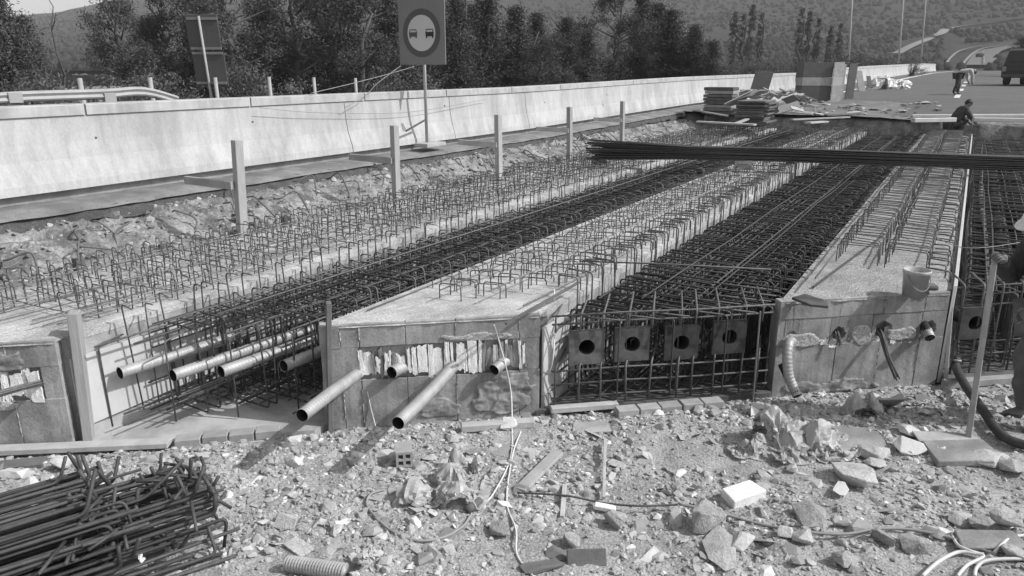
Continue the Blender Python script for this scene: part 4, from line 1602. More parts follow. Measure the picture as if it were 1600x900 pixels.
def tree_meshes(kind, seed):
    """unit-height tree: (trunk mesh, crown mesh)"""
    rs = random.Random(seed)
    r_ = np.random.RandomState(seed)
    tb = MB()
    bend = [Vector((rs.uniform(-.02, .02) * i, rs.uniform(-.02, .02) * i, i / 6)) for i in range(7)]
    tb.tube(bend, [.022 * (1 - i / 6.6) + .002 for i in range(7)], 7)
    Cn, Sz, Tn = [], [], []

    def tuft(p, n, spread, size, tone):
        q = r_.normal(size=(n, 3)) * spread + np.array(p)
        Cn.append(q); Sz.append(size * r_.uniform(.6, 1.3, n)); Tn.append(np.clip(tone * r_.uniform(.8, 1.2, n), .2, 2.4))

    if kind == 'fir':
        lev = 0.10
        while lev < .99:
            R = (.30 * (1 - lev) ** .8 + .02) * rs.uniform(.7, 1.2)
            nb = rs.randint(5, 8)
            a0 = rs.uniform(0, 6)
            for b in range(nb):
                a = a0 + 6.283 * b / nb + rs.uniform(-.3, .3)
                L = R * rs.uniform(.55, 1.15)
                up = rs.uniform(-.05, .25)
                tip = Vector((math.cos(a) * L, math.sin(a) * L, lev + up * L))
                s = Vector((0, 0, lev))
                tb.tube([s, s.lerp(tip, .5) + Vector((0, 0, -.01)), tip], [.005 * (1 - lev) + .0015, .003, .001], 4, caps=False)
                tone = rs.uniform(.7, 1.3)
                k = max(3, int(L / .028))
                for i in range(k):
                    t = (i + .8) / k
                    tuft(s.lerp(tip, t) + Vector((0, 0, -.018 * t)), 24, .018 + .01 * t, .0125, tone)
            lev += rs.uniform(.03, .05)
    elif kind == 'pine':
        for c in range(26):
            z = rs.uniform(.25, .97)
            R = .30 * math.sin(math.pi * min(1, (z - .05) * .98)) ** .7
            a = rs.uniform(0, 6.283)
            L = R * rs.uniform(.2, 1.0)
            s = Vector((0, 0, z - .10))
            tip = Vector((math.cos(a) * L, math.sin(a) * L, z))
            tb.tube([s, s.lerp(tip, .5), tip], [.009, .006, .002], 4, caps=False)
            tone = rs.uniform(.7, 1.3)
            for i in range(13):
                d = r_.normal(size=3) * np.array([.05, .05, .032])
                tuft(np.array(tip) + d, 34, .019, .0115, tone * rs.uniform(.8, 1.25))
    elif kind == 'cypress':
        for c in range(150):
            z = rs.uniform(.04, .985)
            R = .055 * (math.sin(math.pi * min(1, .12 + z * .86))) ** .6
            a = rs.uniform(0, 6.283)
            L = R * rs.uniform(.1, 1.0)
            tone = rs.uniform(.6, 1.3)
            tuft((math.cos(a) * L, math.sin(a) * L, z), 22, .010, .012, tone)
    elif kind == 'bush':
        for c in range(30):
            a, z = rs.uniform(0, 6.283), rs.uniform(.15, .95)
            L = .5 * math.sqrt(max(0, 1 - (z - .2) ** 2)) * rs.uniform(.2, 1)
            tip = Vector((math.cos(a) * L, math.sin(a) * L, z))
            tb.tube([(0, 0, 0), Vector((0, 0, .2)).lerp(tip, .5), tip], [.014, .008, .002], 4, caps=False)
            tone = rs.uniform(.7, 1.3)
            for i in range(8):
                tuft(np.array(tip) + r_.normal(size=3) * .07, 26, .045, .02, tone)
    me_c = leaf_mesh('crown', np.concatenate(Cn), np.concatenate(Sz), np.concatenate(Tn), 'needles' if kind != 'bush' else 'needles_pale', seed, .30, .25)
    return tb.mesh('trunk', 'bark', smooth=True), me_c


TM = {}
for kd, n_ in (('fir', 4), ('pine', 4), ('cypress', 2), ('bush', 3)):
    for i in range(n_):
        TM[kd, i] = tree_meshes(kd, 900 + i * 7 + len(kd) * 31)


def tree(kind, var, px, topy, dist, label, wide=1.0, rot=0.0, name=None, group=None):
    p = polar(px, dist)
    p.z = ground_z(p.x, p.y) - .05
    dr = ray(px, topy)
    h = float(CP[2] + dr[2] * dist / math.hypot(dr[0], dr[1]) - p.z)
    t = thing(name or {'fir': 'fir_tree', 'pine': 'pine_tree', 'cypress': 'cypress_tree', 'bush': 'shrub'}[kind], label, 'tree' if kind != 'bush' else 'shrub', tuple(p), group)
    for nm, me in zip(('trunk', 'crown'), TM[kind, var]):
        o = inst(nm, me, t, p)
        o.scale = (h * wide, h * wide, h)
        o.rotation_euler.z = rot
    return t


G = 'trees behind the parapet'
T_ = [
    ('fir', 0, 8, -40, 26, 'dark tree cut by the left edge of the picture', 1.0),
    ('fir', 2, 48, 22, 34, 'small dark conifer seen against the sky, near the left edge', .9),
    ('pine', 0, 196, -30, 36, 'ragged conifer standing alone before the bare hill', .85),
    ('pine', 2, 262, -25, 44, 'slim ragged tree left of the tilted sign', .8),
    ('fir', 1, 318, -60, 42, 'dark fir directly behind the tilted sign', 1.1),
    ('pine', 1, 372, -70, 38, 'broad dark tree just right of the tilted sign', 1.0),
    ('fir', 3, 425, -60, 44, 'tall dark fir, second from the tilted sign', 1.15),
    ('pine', 3, 470, -80, 40, 'dense dark tree midway between the two signs', 1.05),
    ('fir', 0, 520, -55, 42, 'dark fir in the dense group left of the ringed sign', 1.15),
    ('pine', 2, 566, -70, 38, 'dense tree with pale tufts left of the ringed sign', 1.0),
    ('fir', 2, 618, -60, 42, 'fir half hidden by the ringed sign panel', 1.1),
    ('fir', 1, 716, -8, 36, 'pale tipped fir touching the right edge of the ringed sign', 1.1),
    ('fir', 3, 762, -25, 42, 'full fir second to the right of the ringed sign', 1.1),
    ('fir', 0, 806, 6, 39, 'fir whose tip just meets the picture top, right of the sign', 1.15),
    ('pine', 0, 846, 48, 36, 'low rounded tree in the dip of the tree line', 1.1),
    ('fir', 2, 884, 26, 43, 'pointed fir in the dip of the tree line', 1.15),
    ('fir', 1, 918, 44, 38, 'small fir before the gap where the hill shows', 1.15),
    ('pine', 1, 958, -22, 46, 'tallest black tree right of the gap in the tree line', .85),
    ('fir', 3, 1000, -15, 48, 'tall fir beside the blackest tree', 1.0),
    ('fir', 0, 1046, 12, 46, 'pale fir sloping down the right end of the tree line', 1.25),
    ('fir', 2, 1082, 38, 45, 'second to last fir of the tree line', 1.2),
    ('fir', 1, 1112, 62, 44, 'last and lowest fir at the right end of the tree line', 1.25),
    ('fir', 1, 684, -20, 50, 'fir of the second row just right of the ringed sign', 1.3),
    ('fir', 0, 742, 2, 54, 'fir of the second row behind the full fir', 1.3),
    ('fir', 3, 838, 22, 52, 'second row fir filling the dip of the tree line', 1.4),
    ('fir', 1, 902, 34, 55, 'second row fir left of the blackest tree', 1.4),
    ('fir', 2, 1022, 4, 56, 'second row fir right of the blackest tree', 1.4),
    ('fir', 0, 236, 30, 52, 'low distant fir between the ragged conifer and the tilted sign', 1.4),
    ('cypress', 0, 1142, 18, 130, 'leftmost cypress of the far group of slim trees', 1.2),
    ('cypress', 1, 1155, 22, 134, 'short cypress second in the far group', 1.2),
    ('cypress', 0, 1169, 6, 130, 'tallest slim cypress of the far left group', 1.1),
    ('cypress', 1, 1183, 20, 132, 'cypress at the right of the far left group', 1.1),
    ('cypress', 1, 1244, 12, 128, 'tall cypress above the striped panels', 1.1),
    ('cypress', 0, 1256, 17, 132, 'cypress second in the group above the striped panels', 1.1),
    ('cypress', 1, 1272, 28, 130, 'cypress third in the group above the striped panels', 1.2),
    ('cypress', 0, 1292, 40, 134, 'lower cypress left of the first lamp pole', 1.2),
    ('cypress', 1, 1306, 36, 130, 'cypress nearest to the first lamp pole', 1.2),
    ('pine', 3, 1592, 58, 92, 'round dark tree behind the vehicle at the right edge', 1.3),
    ('pine', 2, 1625, 40, 84, 'dark tree cut by the right edge of the picture', 1.3),
]
rs = random.Random(91)
for k, v_, px, ty, ds, lab, wd in T_:
    tree(k, v_, px, ty, ds, lab, wd, rs.uniform(0, 6), group=G if ds < 60 else None)
for i, (px, ty, ds, lab) in enumerate(((70, 128, 19, 'bushy shrub behind the left end of the guard rail'), (150, 126, 22, 'wide shrub behind the guard rail bend'), (262, 118, 24, 'shrub just left of the tilted sign'),
        (392, 100, 26, 'low shrub right of the tilted sign'), (640, 112, 26, 'shrub under the ringed sign panel'), (1150, 98, 60, 'dark shrub above the stacked crate of boards'), (1248, 92, 52, 'pale little shrub above the striped panels'),
        (1212, 92, 75, 'dark shrub left of the striped panels'), (1330, 84, 75, 'dark shrub behind the leaning panels'), (1372, 90, 78, 'dark shrub above the white bags'), (1425, 92, 85, 'dark shrub behind the far barrier'))):
    tree('bush', i % 3, px, ty, ds, lab, 1.1 if ds < 40 else 1.6, rs.uniform(0, 6), group='shrubs behind the barriers')


def bare_tree(px, dist, topy, seed, label, lean=0.0, spread=.35, name='bare_tree', twigs=9):
    rs = random.Random(seed)
    p = polar(px, dist)
    p.z = ground_z(p.x, p.y)
    dr = ray(px, topy)
    h = float(CP[2] + dr[2] * dist / math.hypot(dr[0], dr[1]) - p.z)
    t = thing(name, label, 'bare tree', tuple(p))
    tr = [p + Vector((rs.uniform(-.03, .03) * i + lean * i / 8, rs.uniform(-.03, .03) * i, h * i / 8)) for i in range(9)]
    MB().tube(tr, [.05 * (1 - i / 9.5) for i in range(9)], 6).build('trunk', 'bark', t, smooth=True)
    mb = MB()
    for b in range(twigs):
        s = tr[rs.randint(2, 7)]
        a = rs.uniform(0, 6.283)
        d = Vector((math.cos(a), math.sin(a), rs.uniform(.0, .7)))
        L = rs.uniform(.5, 1.3) * spread * 3
        m1 = s + d * L * .5 + Vector((0, 0, rs.uniform(-.1, .2)))
        e = s + d * L
        mb.tube([s, m1, e], [.02, .012, .004], 4, caps=False)
        for q in range(3):
            mb.tube([m1.lerp(e, q / 3), m1.lerp(e, q / 3) + Vector((rs.uniform(-.3, .3), rs.uniform(-.3, .3), rs.uniform(-.05, .4)))], [.008, .002], 3, caps=False)
    mb.build('branches', 'bark', t, smooth=True)


bare_tree(92, 27, -25, 5, 'thin dead tree with bare side twigs before the sky', .2, .3)
bare_tree(60, 31, 40, 6, 'leaning bare trunk near the left edge', -.6, .3)


def brush(name, label, seed, n, area, size, m='bark_pale', h=(.8, 2.0)):
    """uncountable tangle of dry stems"""
    rs = random.Random(seed)
    mb = MB()
    for _ in range(n):
        px, ds = rs.uniform(*area[0]), rs.uniform(*area[1])
        p = polar(px, ds)
        if p.x > -11.3:
            continue
        p.z = ground_z(p.x, p.y)
        d = Vector((rs.gauss(0, .5), rs.gauss(0, .5), 1)).normalized() * rs.uniform(*h)
        mb.tube([p, p + d * .5 + Vector((rs.uniform(-.1, .1), rs.uniform(-.1, .1), .1)), p + d + Vector((rs.gauss(0, .25), rs.gauss(0, .25), -.2))], [size, size * .7, size * .3], 3, caps=False)
    return tag(mb.build(name, m, smooth=True), label, 'dry brush', kind='stuff')


brush('dry_brush', 'tangle of dry pale stems behind the guard rail and parapet', 12, 1100, ((-20, 300), (14, 27)), .011, h=(.7, 2.2))
brush('dry_brush', 'sparse dry stalks behind the parapet near the signs', 13, 500, ((290, 800), (17, 32)), .008, h=(.5, 1.5))


def undergrowth(name, label, seed, n, area, size, m, hmax):
    r_ = np.random.RandomState(seed)
    rs = random.Random(seed)
    Cn, Tn = [], []
    for _ in range(n):
        px, ds = rs.uniform(*area[0]), rs.uniform(*area[1])
        p = polar(px, ds)
        if -11.5 < p.x < 9.5 and (p.y < 55 or p.x > XL(p.y) - 2.5):
            continue
        p.z = ground_z(p.x, p.y)
        h = hmax * rs.uniform(.3, 1)
        q = r_.normal(size=(40, 3)) * np.array([.35, .35, .28]) * h + np.array([p.x, p.y, p.z + h * .45])
        Cn.append(q)
        Tn.append(np.full(40, rs.uniform(.5, 1.5)) * r_.uniform(.7, 1.3, 40))
    Cn = np.concatenate(Cn)
    me = leaf_mesh(name, Cn, size * r_.uniform(.6, 1.4, len(Cn)), np.concatenate(Tn), m, seed)
    o = bpy.data.objects.new(name, me)
    COL.objects.link(o)
    return tag(o, label, 'undergrowth', kind='stuff')


undergrowth('undergrowth', 'low leafy undergrowth behind the parapet', 14, 1500, ((-30, 1130), (18, 46)), .05, 'needles_pale', 1.1)
undergrowth('undergrowth', 'dark scrub below the cypresses beyond the road barrier', 15, 1300, ((1080, 1470), (62, 150)), .15, 'needles', 2.4)
undergrowth('undergrowth', 'dark scrub right of the road near the vehicle', 16, 350, ((1575, 1680), (66, 120)), .15, 'needles', 2.6)

# scrub woodland on the hillside: one mass of small crowns
rs = random.Random(17)
mb = MB()
cnt = 0
while cnt < 17000:
    px, r = rs.uniform(-150, 1750), 262 + 800 * rs.random() ** 1.5
    q = polar(px, r)
    if fbm(q.x * .012, q.y * .012, 4) < -.22:
        continue
    d_ok = True
    V, Fc = protos[rs.randrange(16)]
    s = rs.uniform(.8, 2.0)
    p = np.array(hill_pt(r, px))
    yy = 450 - FPX * ((p - CP) @ upv) / ((p - CP) @ fwd)
    if px > 1390 and (abs(yy - interp(px, [(1398, 86), (1445, 63), (1470, 47), (1550, 35), (1610, 28)])) < 7 or (px > 1470 and 66 < yy)):
        if rs.random() < .93:
            cnt += .2
            continue
    cnt += 1
    mb.add((V * np.array([s, s, s * 1.15 / max(.3, V[:, 2].max())]) + p + np.array([0, 0, s * .3])).tolist(), Fc, rs.uniform(.65, 1.0))
tag(mb.build('hillside_woodland', 'hill_crowns', smooth=True), 'far wooded hillside scrub that reads as one dark mass', 'woodland', kind='stuff')

for px0, px1, y1, ds, lab in ((1335, 1327, 92, 150, 'nearest of three thin lamp poles beyond the road barrier'), (1416, 1405, 88, 175, 'second thin lamp pole beyond the road barrier'), (1451, 1440, 92, 200, 'third thin lamp pole, nearest to the far road')):
    b = polar(px1, ds, -.5)
    dr = ray(px0, -60)
    k = ds / math.hypot(dr[0], dr[1])
    tp = Vector(CP + dr * k)
    t = thing('lamp_pole', lab, 'lamp pole', tuple(b), 'thin lamp poles')
    MB().tube([b, tp], [.22, .12], 8).build('pole', 'guard_steel', t, smooth=True)
    MB().beam(tp, tp + Vector((2.2, 0, .3)), .14, .14).build('arm', 'guard_steel', t)
    bevel(MB().beam(tp + Vector((2.0, 0, .28)), tp + Vector((2.9, 0, .32)), .3, .14).build('lamp_head', 'guard_steel', t), .03)

# ------------------------------------------------------------------ far end of the deck: dirt apron, stacks, panels, beams
ap = []
for i in range(60):
    x = -9.0 + i * .14
    ap.append([(x, y, road_z(y) + .035 + .03 * fbm(x * 1.7, y * 1.7, 3) + .03 * fbm(x * 7, y * 7, 5, 2) - .10 * sstep(.72, 1.0, i / 59) - .1 * sstep(33, 37, y)) for y in [26.15 + .18 * k for k in range(62)]])
tag(MB().grid(ap).build('dirt_apron', 'apron_soil', smooth=True), kind='structure')
fe = []
for i in range(90):
    x = -8.0 + i * .125
    fe.append([(x + .05 * fbm(x * 2, k, 4), 26.05 + (.08 * k if k < 3 else .16 + .22 * (k - 2)) + .10 * fbm(x * 1.5, k * .4, 9), [.0, .55, 1.16, 1.24, 1.27, 1.29, 1.28][k] + .06 * fbm(x * 4, k, 2)) for k in range(7)])
tag(MB().grid(fe).build('earth_edge', 'bank_soil', smooth=True), kind='structure')


def stack(label, x0, y0, w, d, z0, n, th, m1, m2, name='board_stack', seed=0, jit=.09):
    t = thing(name, label, 'board stack', (x0 + w / 2, y0 + d / 2, z0))
    rs = random.Random(seed)
    for i in range(n):
        z = z0 + i * th
        j = lambda: rs.uniform(-jit, jit)
        bevel(MB().box(x0 + j(), x0 + w + j(), y0 + j(), y0 + d + j(), z + .004, z + th * rs.uniform(.8, .97)).build('board', m1 if rs.random() < .7 else m2, t), .006)
    return t


p = atz(1098, 176, 1.32)
stack('tall crate like stack of boards against the parapet', p.x, p.y, .98, .75, 1.27, 8, .112, 'timber_dark', 'panel_mid', seed=1, jit=.03)
p = atz(1148, 191, 1.25)
stack('low stack of dark planks in front of the debris heap', p.x, p.y, .85, 1.3, 1.24, 11, .058, 'timber_dark', 'timber_dark', seed=2)
p = atz(1150, 160, 1.35)
stack('second stack of boards behind the low dark planks', p.x, p.y + .3, .45, .8, 1.3, 6, .1, 'timber_dark', 'timber_flat', seed=3)

pile = thing('debris_heap', 'heap of broken planks and panels before the pale barrier', 'debris heap', tuple(atz(1200, 178, 1.3)))
rs = random.Random(7)
for i in range(80):
    c = atz(rs.uniform(1150, 1262), rs.uniform(160, 186), 1.3) + Vector((0, 0, rs.uniform(.03, .62)))
    a = rs.uniform(0, 6.28)
    d = Vector((math.cos(a), math.sin(a), rs.uniform(-.3, .5))) * rs.uniform(.18, .6)
    MB().beam(c - d, c + d, rs.uniform(.05, .3), .025, up=(rs.gauss(0, .5), rs.gauss(0, .5), 1)).build('plank', rs.choice(('timber_dark', 'timber_flat', 'timber_flat', 'panel_mid')), pile)
p = atz(1172, 158, 1.35)
bevel(MB().obox(p + Vector((.3, .5, .75)), Vector((.40, .05, 0)), Vector((.0, .012, .01)), Vector((.06, .22, .52))).build('panel', 'panel_dark', pile), .006)
for a, b in (((1182, 150), (1222, 142)), ((1200, 141), (1222, 155)), ((1190, 158), (1210, 143))):
    MB().beam(aty(*a, 30.5), aty(*b, 31.0), .12, .05).build('pale_plank', 'timber_flat', pile)

rs = random.Random(8)
for i, (a, b, w, m_, lab) in enumerate((
        ((1236, 187), (1326, 183), .14, 'timber_flat', 'single long plank lying on the dirt before the striped panels'),
        ((1084, 172), (1136, 181), .10, 'timber_flat', 'pale batten slanting down before the crate like stack'),
        ((1150, 193), (1204, 172), .12, 'timber_flat', 'pale plank leaning on the low dark stack'),
        ((1090, 190), (1180, 195), .16, 'timber_flat', 'pale plank lying at the lip of the pit'),
        ((1290, 180), (1345, 178), .16, 'timber_dark', 'dark plank on the dirt near the asphalt'),
        ((1262, 192), (1290, 190), .2, 'timber_flat', 'short offcut on the dirt before the long plank'),
        ((1310, 172), (1365, 170), .2, 'timber_dark', 'flat dark scrap at the edge of the asphalt'))):
    plank(lab, atz(*a, 1.36), atz(*b, 1.36), w, .04, m_)
for a, b, z, w, h, lab in (((1426, 188), (1492, 187), 1.36, .16, .12, 'pale timber beam left of the crouching worker'), ((1520, 187), (1640, 188), 1.36, .16, .12, 'pale timber beam right of the crouching worker'),
                     ((1424, 181), (1640, 180), 1.40, .12, .08, 'long pale beam behind the crouching worker')):
    plank(lab, atz(*a, z), atz(*b, z), w, h, 'white_board', 'timber_beam', 'timber beam')

rs = random.Random(44)
mb = MB()
for i in range(420):
    p = atz(rs.uniform(1085, 1470), rs.uniform(164, 204), 1.36)
    if p.y < 26.4 or p.x < -8.6:
        continue
    V, Fc = protos[rs.randrange(16)]
    k = rs.choice((.04, .06, .08, .12, .2))
    W_ = V @ (np.array(rot_rand(rs, .15)) * k).T
    W_[:, 2] *= .45
    mb.add((W_ + np.array([p.x, p.y, road_z(p.y) + .05])).tolist(), Fc, rs.choice((.1, .14, .2, .3, .4, .5)))
tag(mb.build('litter', 'rubble_chips'), 'scattered wood scraps and stones on the dirt at the far end', 'debris', kind='stuff')

# big striped shuttering box and panels leaning together
p = atz(1250, 160, 1.45)
D_ = p.y
pm = p.length / 1155 * 1.0
sx = rgt
U_ = Vector((rgt[0], rgt[1], 0)).normalized()
W_ = Vector((-U_.y, U_.x, 0))
box_ = thing('shuttering_box', 'big dark shuttering box with a pale stripe round it', 'shuttering', tuple(p))
hh = 54 * pm
fw = 42 * pm
for z0, z1, m_ in ((0, .42, 'panel_dark'), (.42, .63, 'timber_flat'), (.63, 1.0, 'panel_dark')):
    o_ = .004 if m_ == 'timber_flat' else 0
    bevel(MB().obox(p + U_ * fw / 2 + W_ * .35 + Vector((0, 0, hh * (z0 + z1) / 2)), U_ * (fw / 2 + o_), W_ * (.35 + o_), (0, 0, hh * (z1 - z0) / 2 - .003)).build('panel' if not o_ else 'stripe', m_, box_), .008)
q = p + U_ * (fw + .02)
sd = (U_ * .95 + W_ * -.3).normalized()
for z0, z1, m_ in ((0, .42, 'timber_flat'), (.42, .63, 'white_board'), (.63, 1.0, 'timber_flat')):  # sunlit side painted in: the same bands in paler materials
    MB().obox(q + U_ * 6 * pm - W_ * .05 + Vector((0, 0, hh * (z0 + z1) / 2 + .02)), Vector((.55, .42, 0)) * 8 * pm * 1.3, Vector((-.42, .55, 0)) * .03, (0, 0, hh * (z1 - z0) / 2 - .002)).build('lit_side_panel', m_, box_)
for px0, px1, y0, y1, m_, lab, lean in ((1303, 1317, 108, 157, 'panel_mid', 'grey panel standing against the striped shuttering box', .0),
                                   (1318, 1334, 106, 156, 'panel_dark', 'dark panel standing behind the pale curved board', .02),
                                   (1330, 1346, 106, 148, 'panel_mid', 'panel leaning steeply to the left before the white bags', -.32),
                                   (1346, 1356, 114, 146, 'panel_dark', 'narrow dark panel leaning beside the white bags', -.3)):
    b = atz((px0 + px1) / 2 + (10 if lean < -.1 else 0), y1, 1.47)
    h_ = (y1 - y0) * pm * 1.05
    w_ = (px1 - px0) * pm
    up_ = (Vector((0, 0, 1)) + U_ * lean).normalized()
    sd_ = (U_ * .9 + W_ * .3)
    o = MB().obox(up_ * h_ / 2, sd_ * w_ / 2, up_.cross(sd_).normalized() * .02, up_ * h_ / 2).build('leaning_panel', m_, base=(0, 0, 0))
    o.location = b
    bevel(o, .006)
    tag(o, lab, 'panel')
b = atz(1330, 152, 1.47)
P = [[b + U_ * (.28 * (k / 8) ** 2 * -1 + .0) + U_ * s * .13 + Vector((0, 0, 1.05 * k / 8)) for s in (-1, 1)] for k in range(9)]
o = MB().grid([[Vector(q) - b for q in r] for r in P]).build('curved_board', 'white_board', base=(0, 0, 0))
o.location = b
o.modifiers.new('thick', 'SOLIDIFY').thickness = .02
tag(o, 'pale curved board between the dark standing panels', 'board')

# low barrier along the road beyond the panels
parapet('road_barrier', 'pale low barrier along the left edge of the asphalt road', [41, 50, 60, 72, 86, 102, 120], XL, lambda y: road_z(y) + .14, height=.95)


def crumple(name, label, c, rx, ry, h, seed, m='plastic_sheet', nx=40, cat='plastic sheet', rot=0.0, lean=None, fr=3.2, lobes=6, squeeze=.5):
    """a sheet pushed together until it buckles, then let fall over a few lumps"""
    r_ = np.random.RandomState(seed)
    n = min(50, max(16, nx))
    u, v = np.meshgrid(np.linspace(-1, 1, n), np.linspace(-1, 1, n), indexing='ij')
    ax, ay = rx / squeeze, ry / squeeze                    # real size of the sheet
    rest = np.stack([u * ax, v * ay, np.zeros_like(u)], -1)
    X = np.stack([u * rx, v * ry, np.full_like(u, h * .9)], -1)
    for k in range(5):                                     # first wrinkles
        an, f, ph = r_.uniform(0, 3.14), r_.uniform(2, 5), r_.uniform(0, 6)
        X[..., 2] += h * .12 * np.sin((u * np.cos(an) + v * np.sin(an)) * f + ph)
    X += r_.normal(size=X.shape) * .006
    Pv = X.copy()
    lumps = [(r_.uniform(-.6, .6) * rx, r_.uniform(-.6, .6) * ry, r_.uniform(.3, .5) * min(rx, ry), h * r_.uniform(.5, 1.1)) for _ in range(5)]
    W1 = np.array([[noise.noise((i * .33 + seed, j * .33, 1)) + .7 * noise.noise((i * .8, j * .8 + seed, 4)) for j in range(n)] for i in range(n)])
    cons = []
    for di, dj, kf in ((1, 0, .9), (0, 1, .9), (1, 1, .5), (1, -1, .5), (2, 0, .015), (0, 2, .015)):
        for par in range(2):
            A = np.zeros((n, n), bool)
            i0, j0 = (0, 0) if dj >= 0 else (0, -dj)
            I, J = np.meshgrid(np.arange(0, n - di), np.arange(j0, n - max(dj, 0)), indexing='ij')
            sel = (((I // max(di, 1)) if di else (J // max(dj, 1))) % 2) == par
            I, J = I[sel], J[sel]
            cons.append((I, J, I + di, J + dj, np.linalg.norm(rest[I, J] - rest[I + di, J + dj], axis=-1) * (1 + .22 * W1[I, J]), kf))
    for step in range(80):
        V = np.clip((X - Pv) * .6, -.008, .008)
        Pv = X.copy()
        X = X + V
        X[..., 2] -= .0035
        for it in range(7):
            for I, J, K, L, d0, kf in cons:
                d = X[K, L] - X[I, J]
                ln = np.linalg.norm(d, axis=-1) + 1e-9
                cr = d * ((ln - d0) / ln * .5 * kf)[:, None]
                X[I, J] += cr
                X[K, L] -= cr
            # stays heaped: pulled back inside its footprint
            k = np.maximum(1, np.hypot(X[..., 0] / (rx * 1.25), X[..., 1] / (ry * 1.25)))
            X[..., 0] /= k; X[..., 1] /= k
            fl = np.full(u.shape, .006)
            for lx, ly, lr, lh in lumps:
                q = 1 - ((X[..., 0] - lx) ** 2 + (X[..., 1] - ly) ** 2) / lr ** 2
                fl = np.maximum(fl, lh * np.clip(q, 0, 1) * .95)
            X[..., 2] = np.maximum(X[..., 2], fl)
            X[..., 2] = np.minimum(X[..., 2], h * 1.8)
    o = MB().grid([[tuple(q) for q in row] for row in X.tolist()]).build(name, m, base=(0, 0, 0))
    o.location = c
    o.rotation_euler.z = rot
    return tag(o, label, cat)


for i, (px, py, sz, lab) in enumerate(((1373, 145, .62, 'white bag of the heap beside the leaning panels'), (1390, 144, .58, 'white bag in the middle of the heap by the edge line'), (1404, 145, .5, 'last white bag of the heap, nearest to the edge line'))):
    crumple('white_bag', lab, atz(px, py, 1.5), sz, sz, .75, 30 + i, 'plastic_white', 20, 'bag', fr=3.2, lobes=4)

# ------------------------------------------------------------------ things lying in the foreground
def rough_rock(label, px, py, wpx, m='rock_grey', flat=.7, seed=1, elong=1.0, n=13, name='rock', cat='rock', rot=None, sink=.25):
    p = gnd(px, py)
    s = wpx / 2 * (p - Vector(CP)).length / 1155
    V, Fc = rock_mesh(seed * 13 + 7, n, flat, elong)
    bm = bmesh.new()
    vs_ = [bm.verts.new(v) for v in V]
    for f in Fc:
        bm.faces.new([vs_[i] for i in f])
    bmesh.ops.bevel(bm, geom=list(bm.edges), offset=.035, segments=1, affect='EDGES')
    bmesh.ops.triangulate(bm, faces=bm.faces)
    bmesh.ops.subdivide_edges(bm, edges=bm.edges, cuts=2, use_grid_fill=True)
    for v in bm.verts:
        q_ = v.co * 2.4
        v.co += v.co.normalized() * (.10 * fbm(q_.x + seed, q_.y, q_.z, 4) + .045 * fbm(q_.x * 3.1, q_.y * 3.1 + seed, q_.z * 3.1, 3))
    me = bpy.data.meshes.new(name)
    bm.to_mesh(me)
    bm.free()
    zmin = min(v.co.z for v in me.vertices)
    for v in me.vertices:
        v.co = v.co * s
    me.materials.append(MATS[m])
    o = bpy.data.objects.new(name, me)
    COL.objects.link(o)
    o.location = p + Vector((0, 0, -zmin * s * (1 - sink)))
    rs = random.Random(seed)
    o.rotation_euler = rot or (0, 0, rs.uniform(0, 6))
    return tag(o, label, cat)


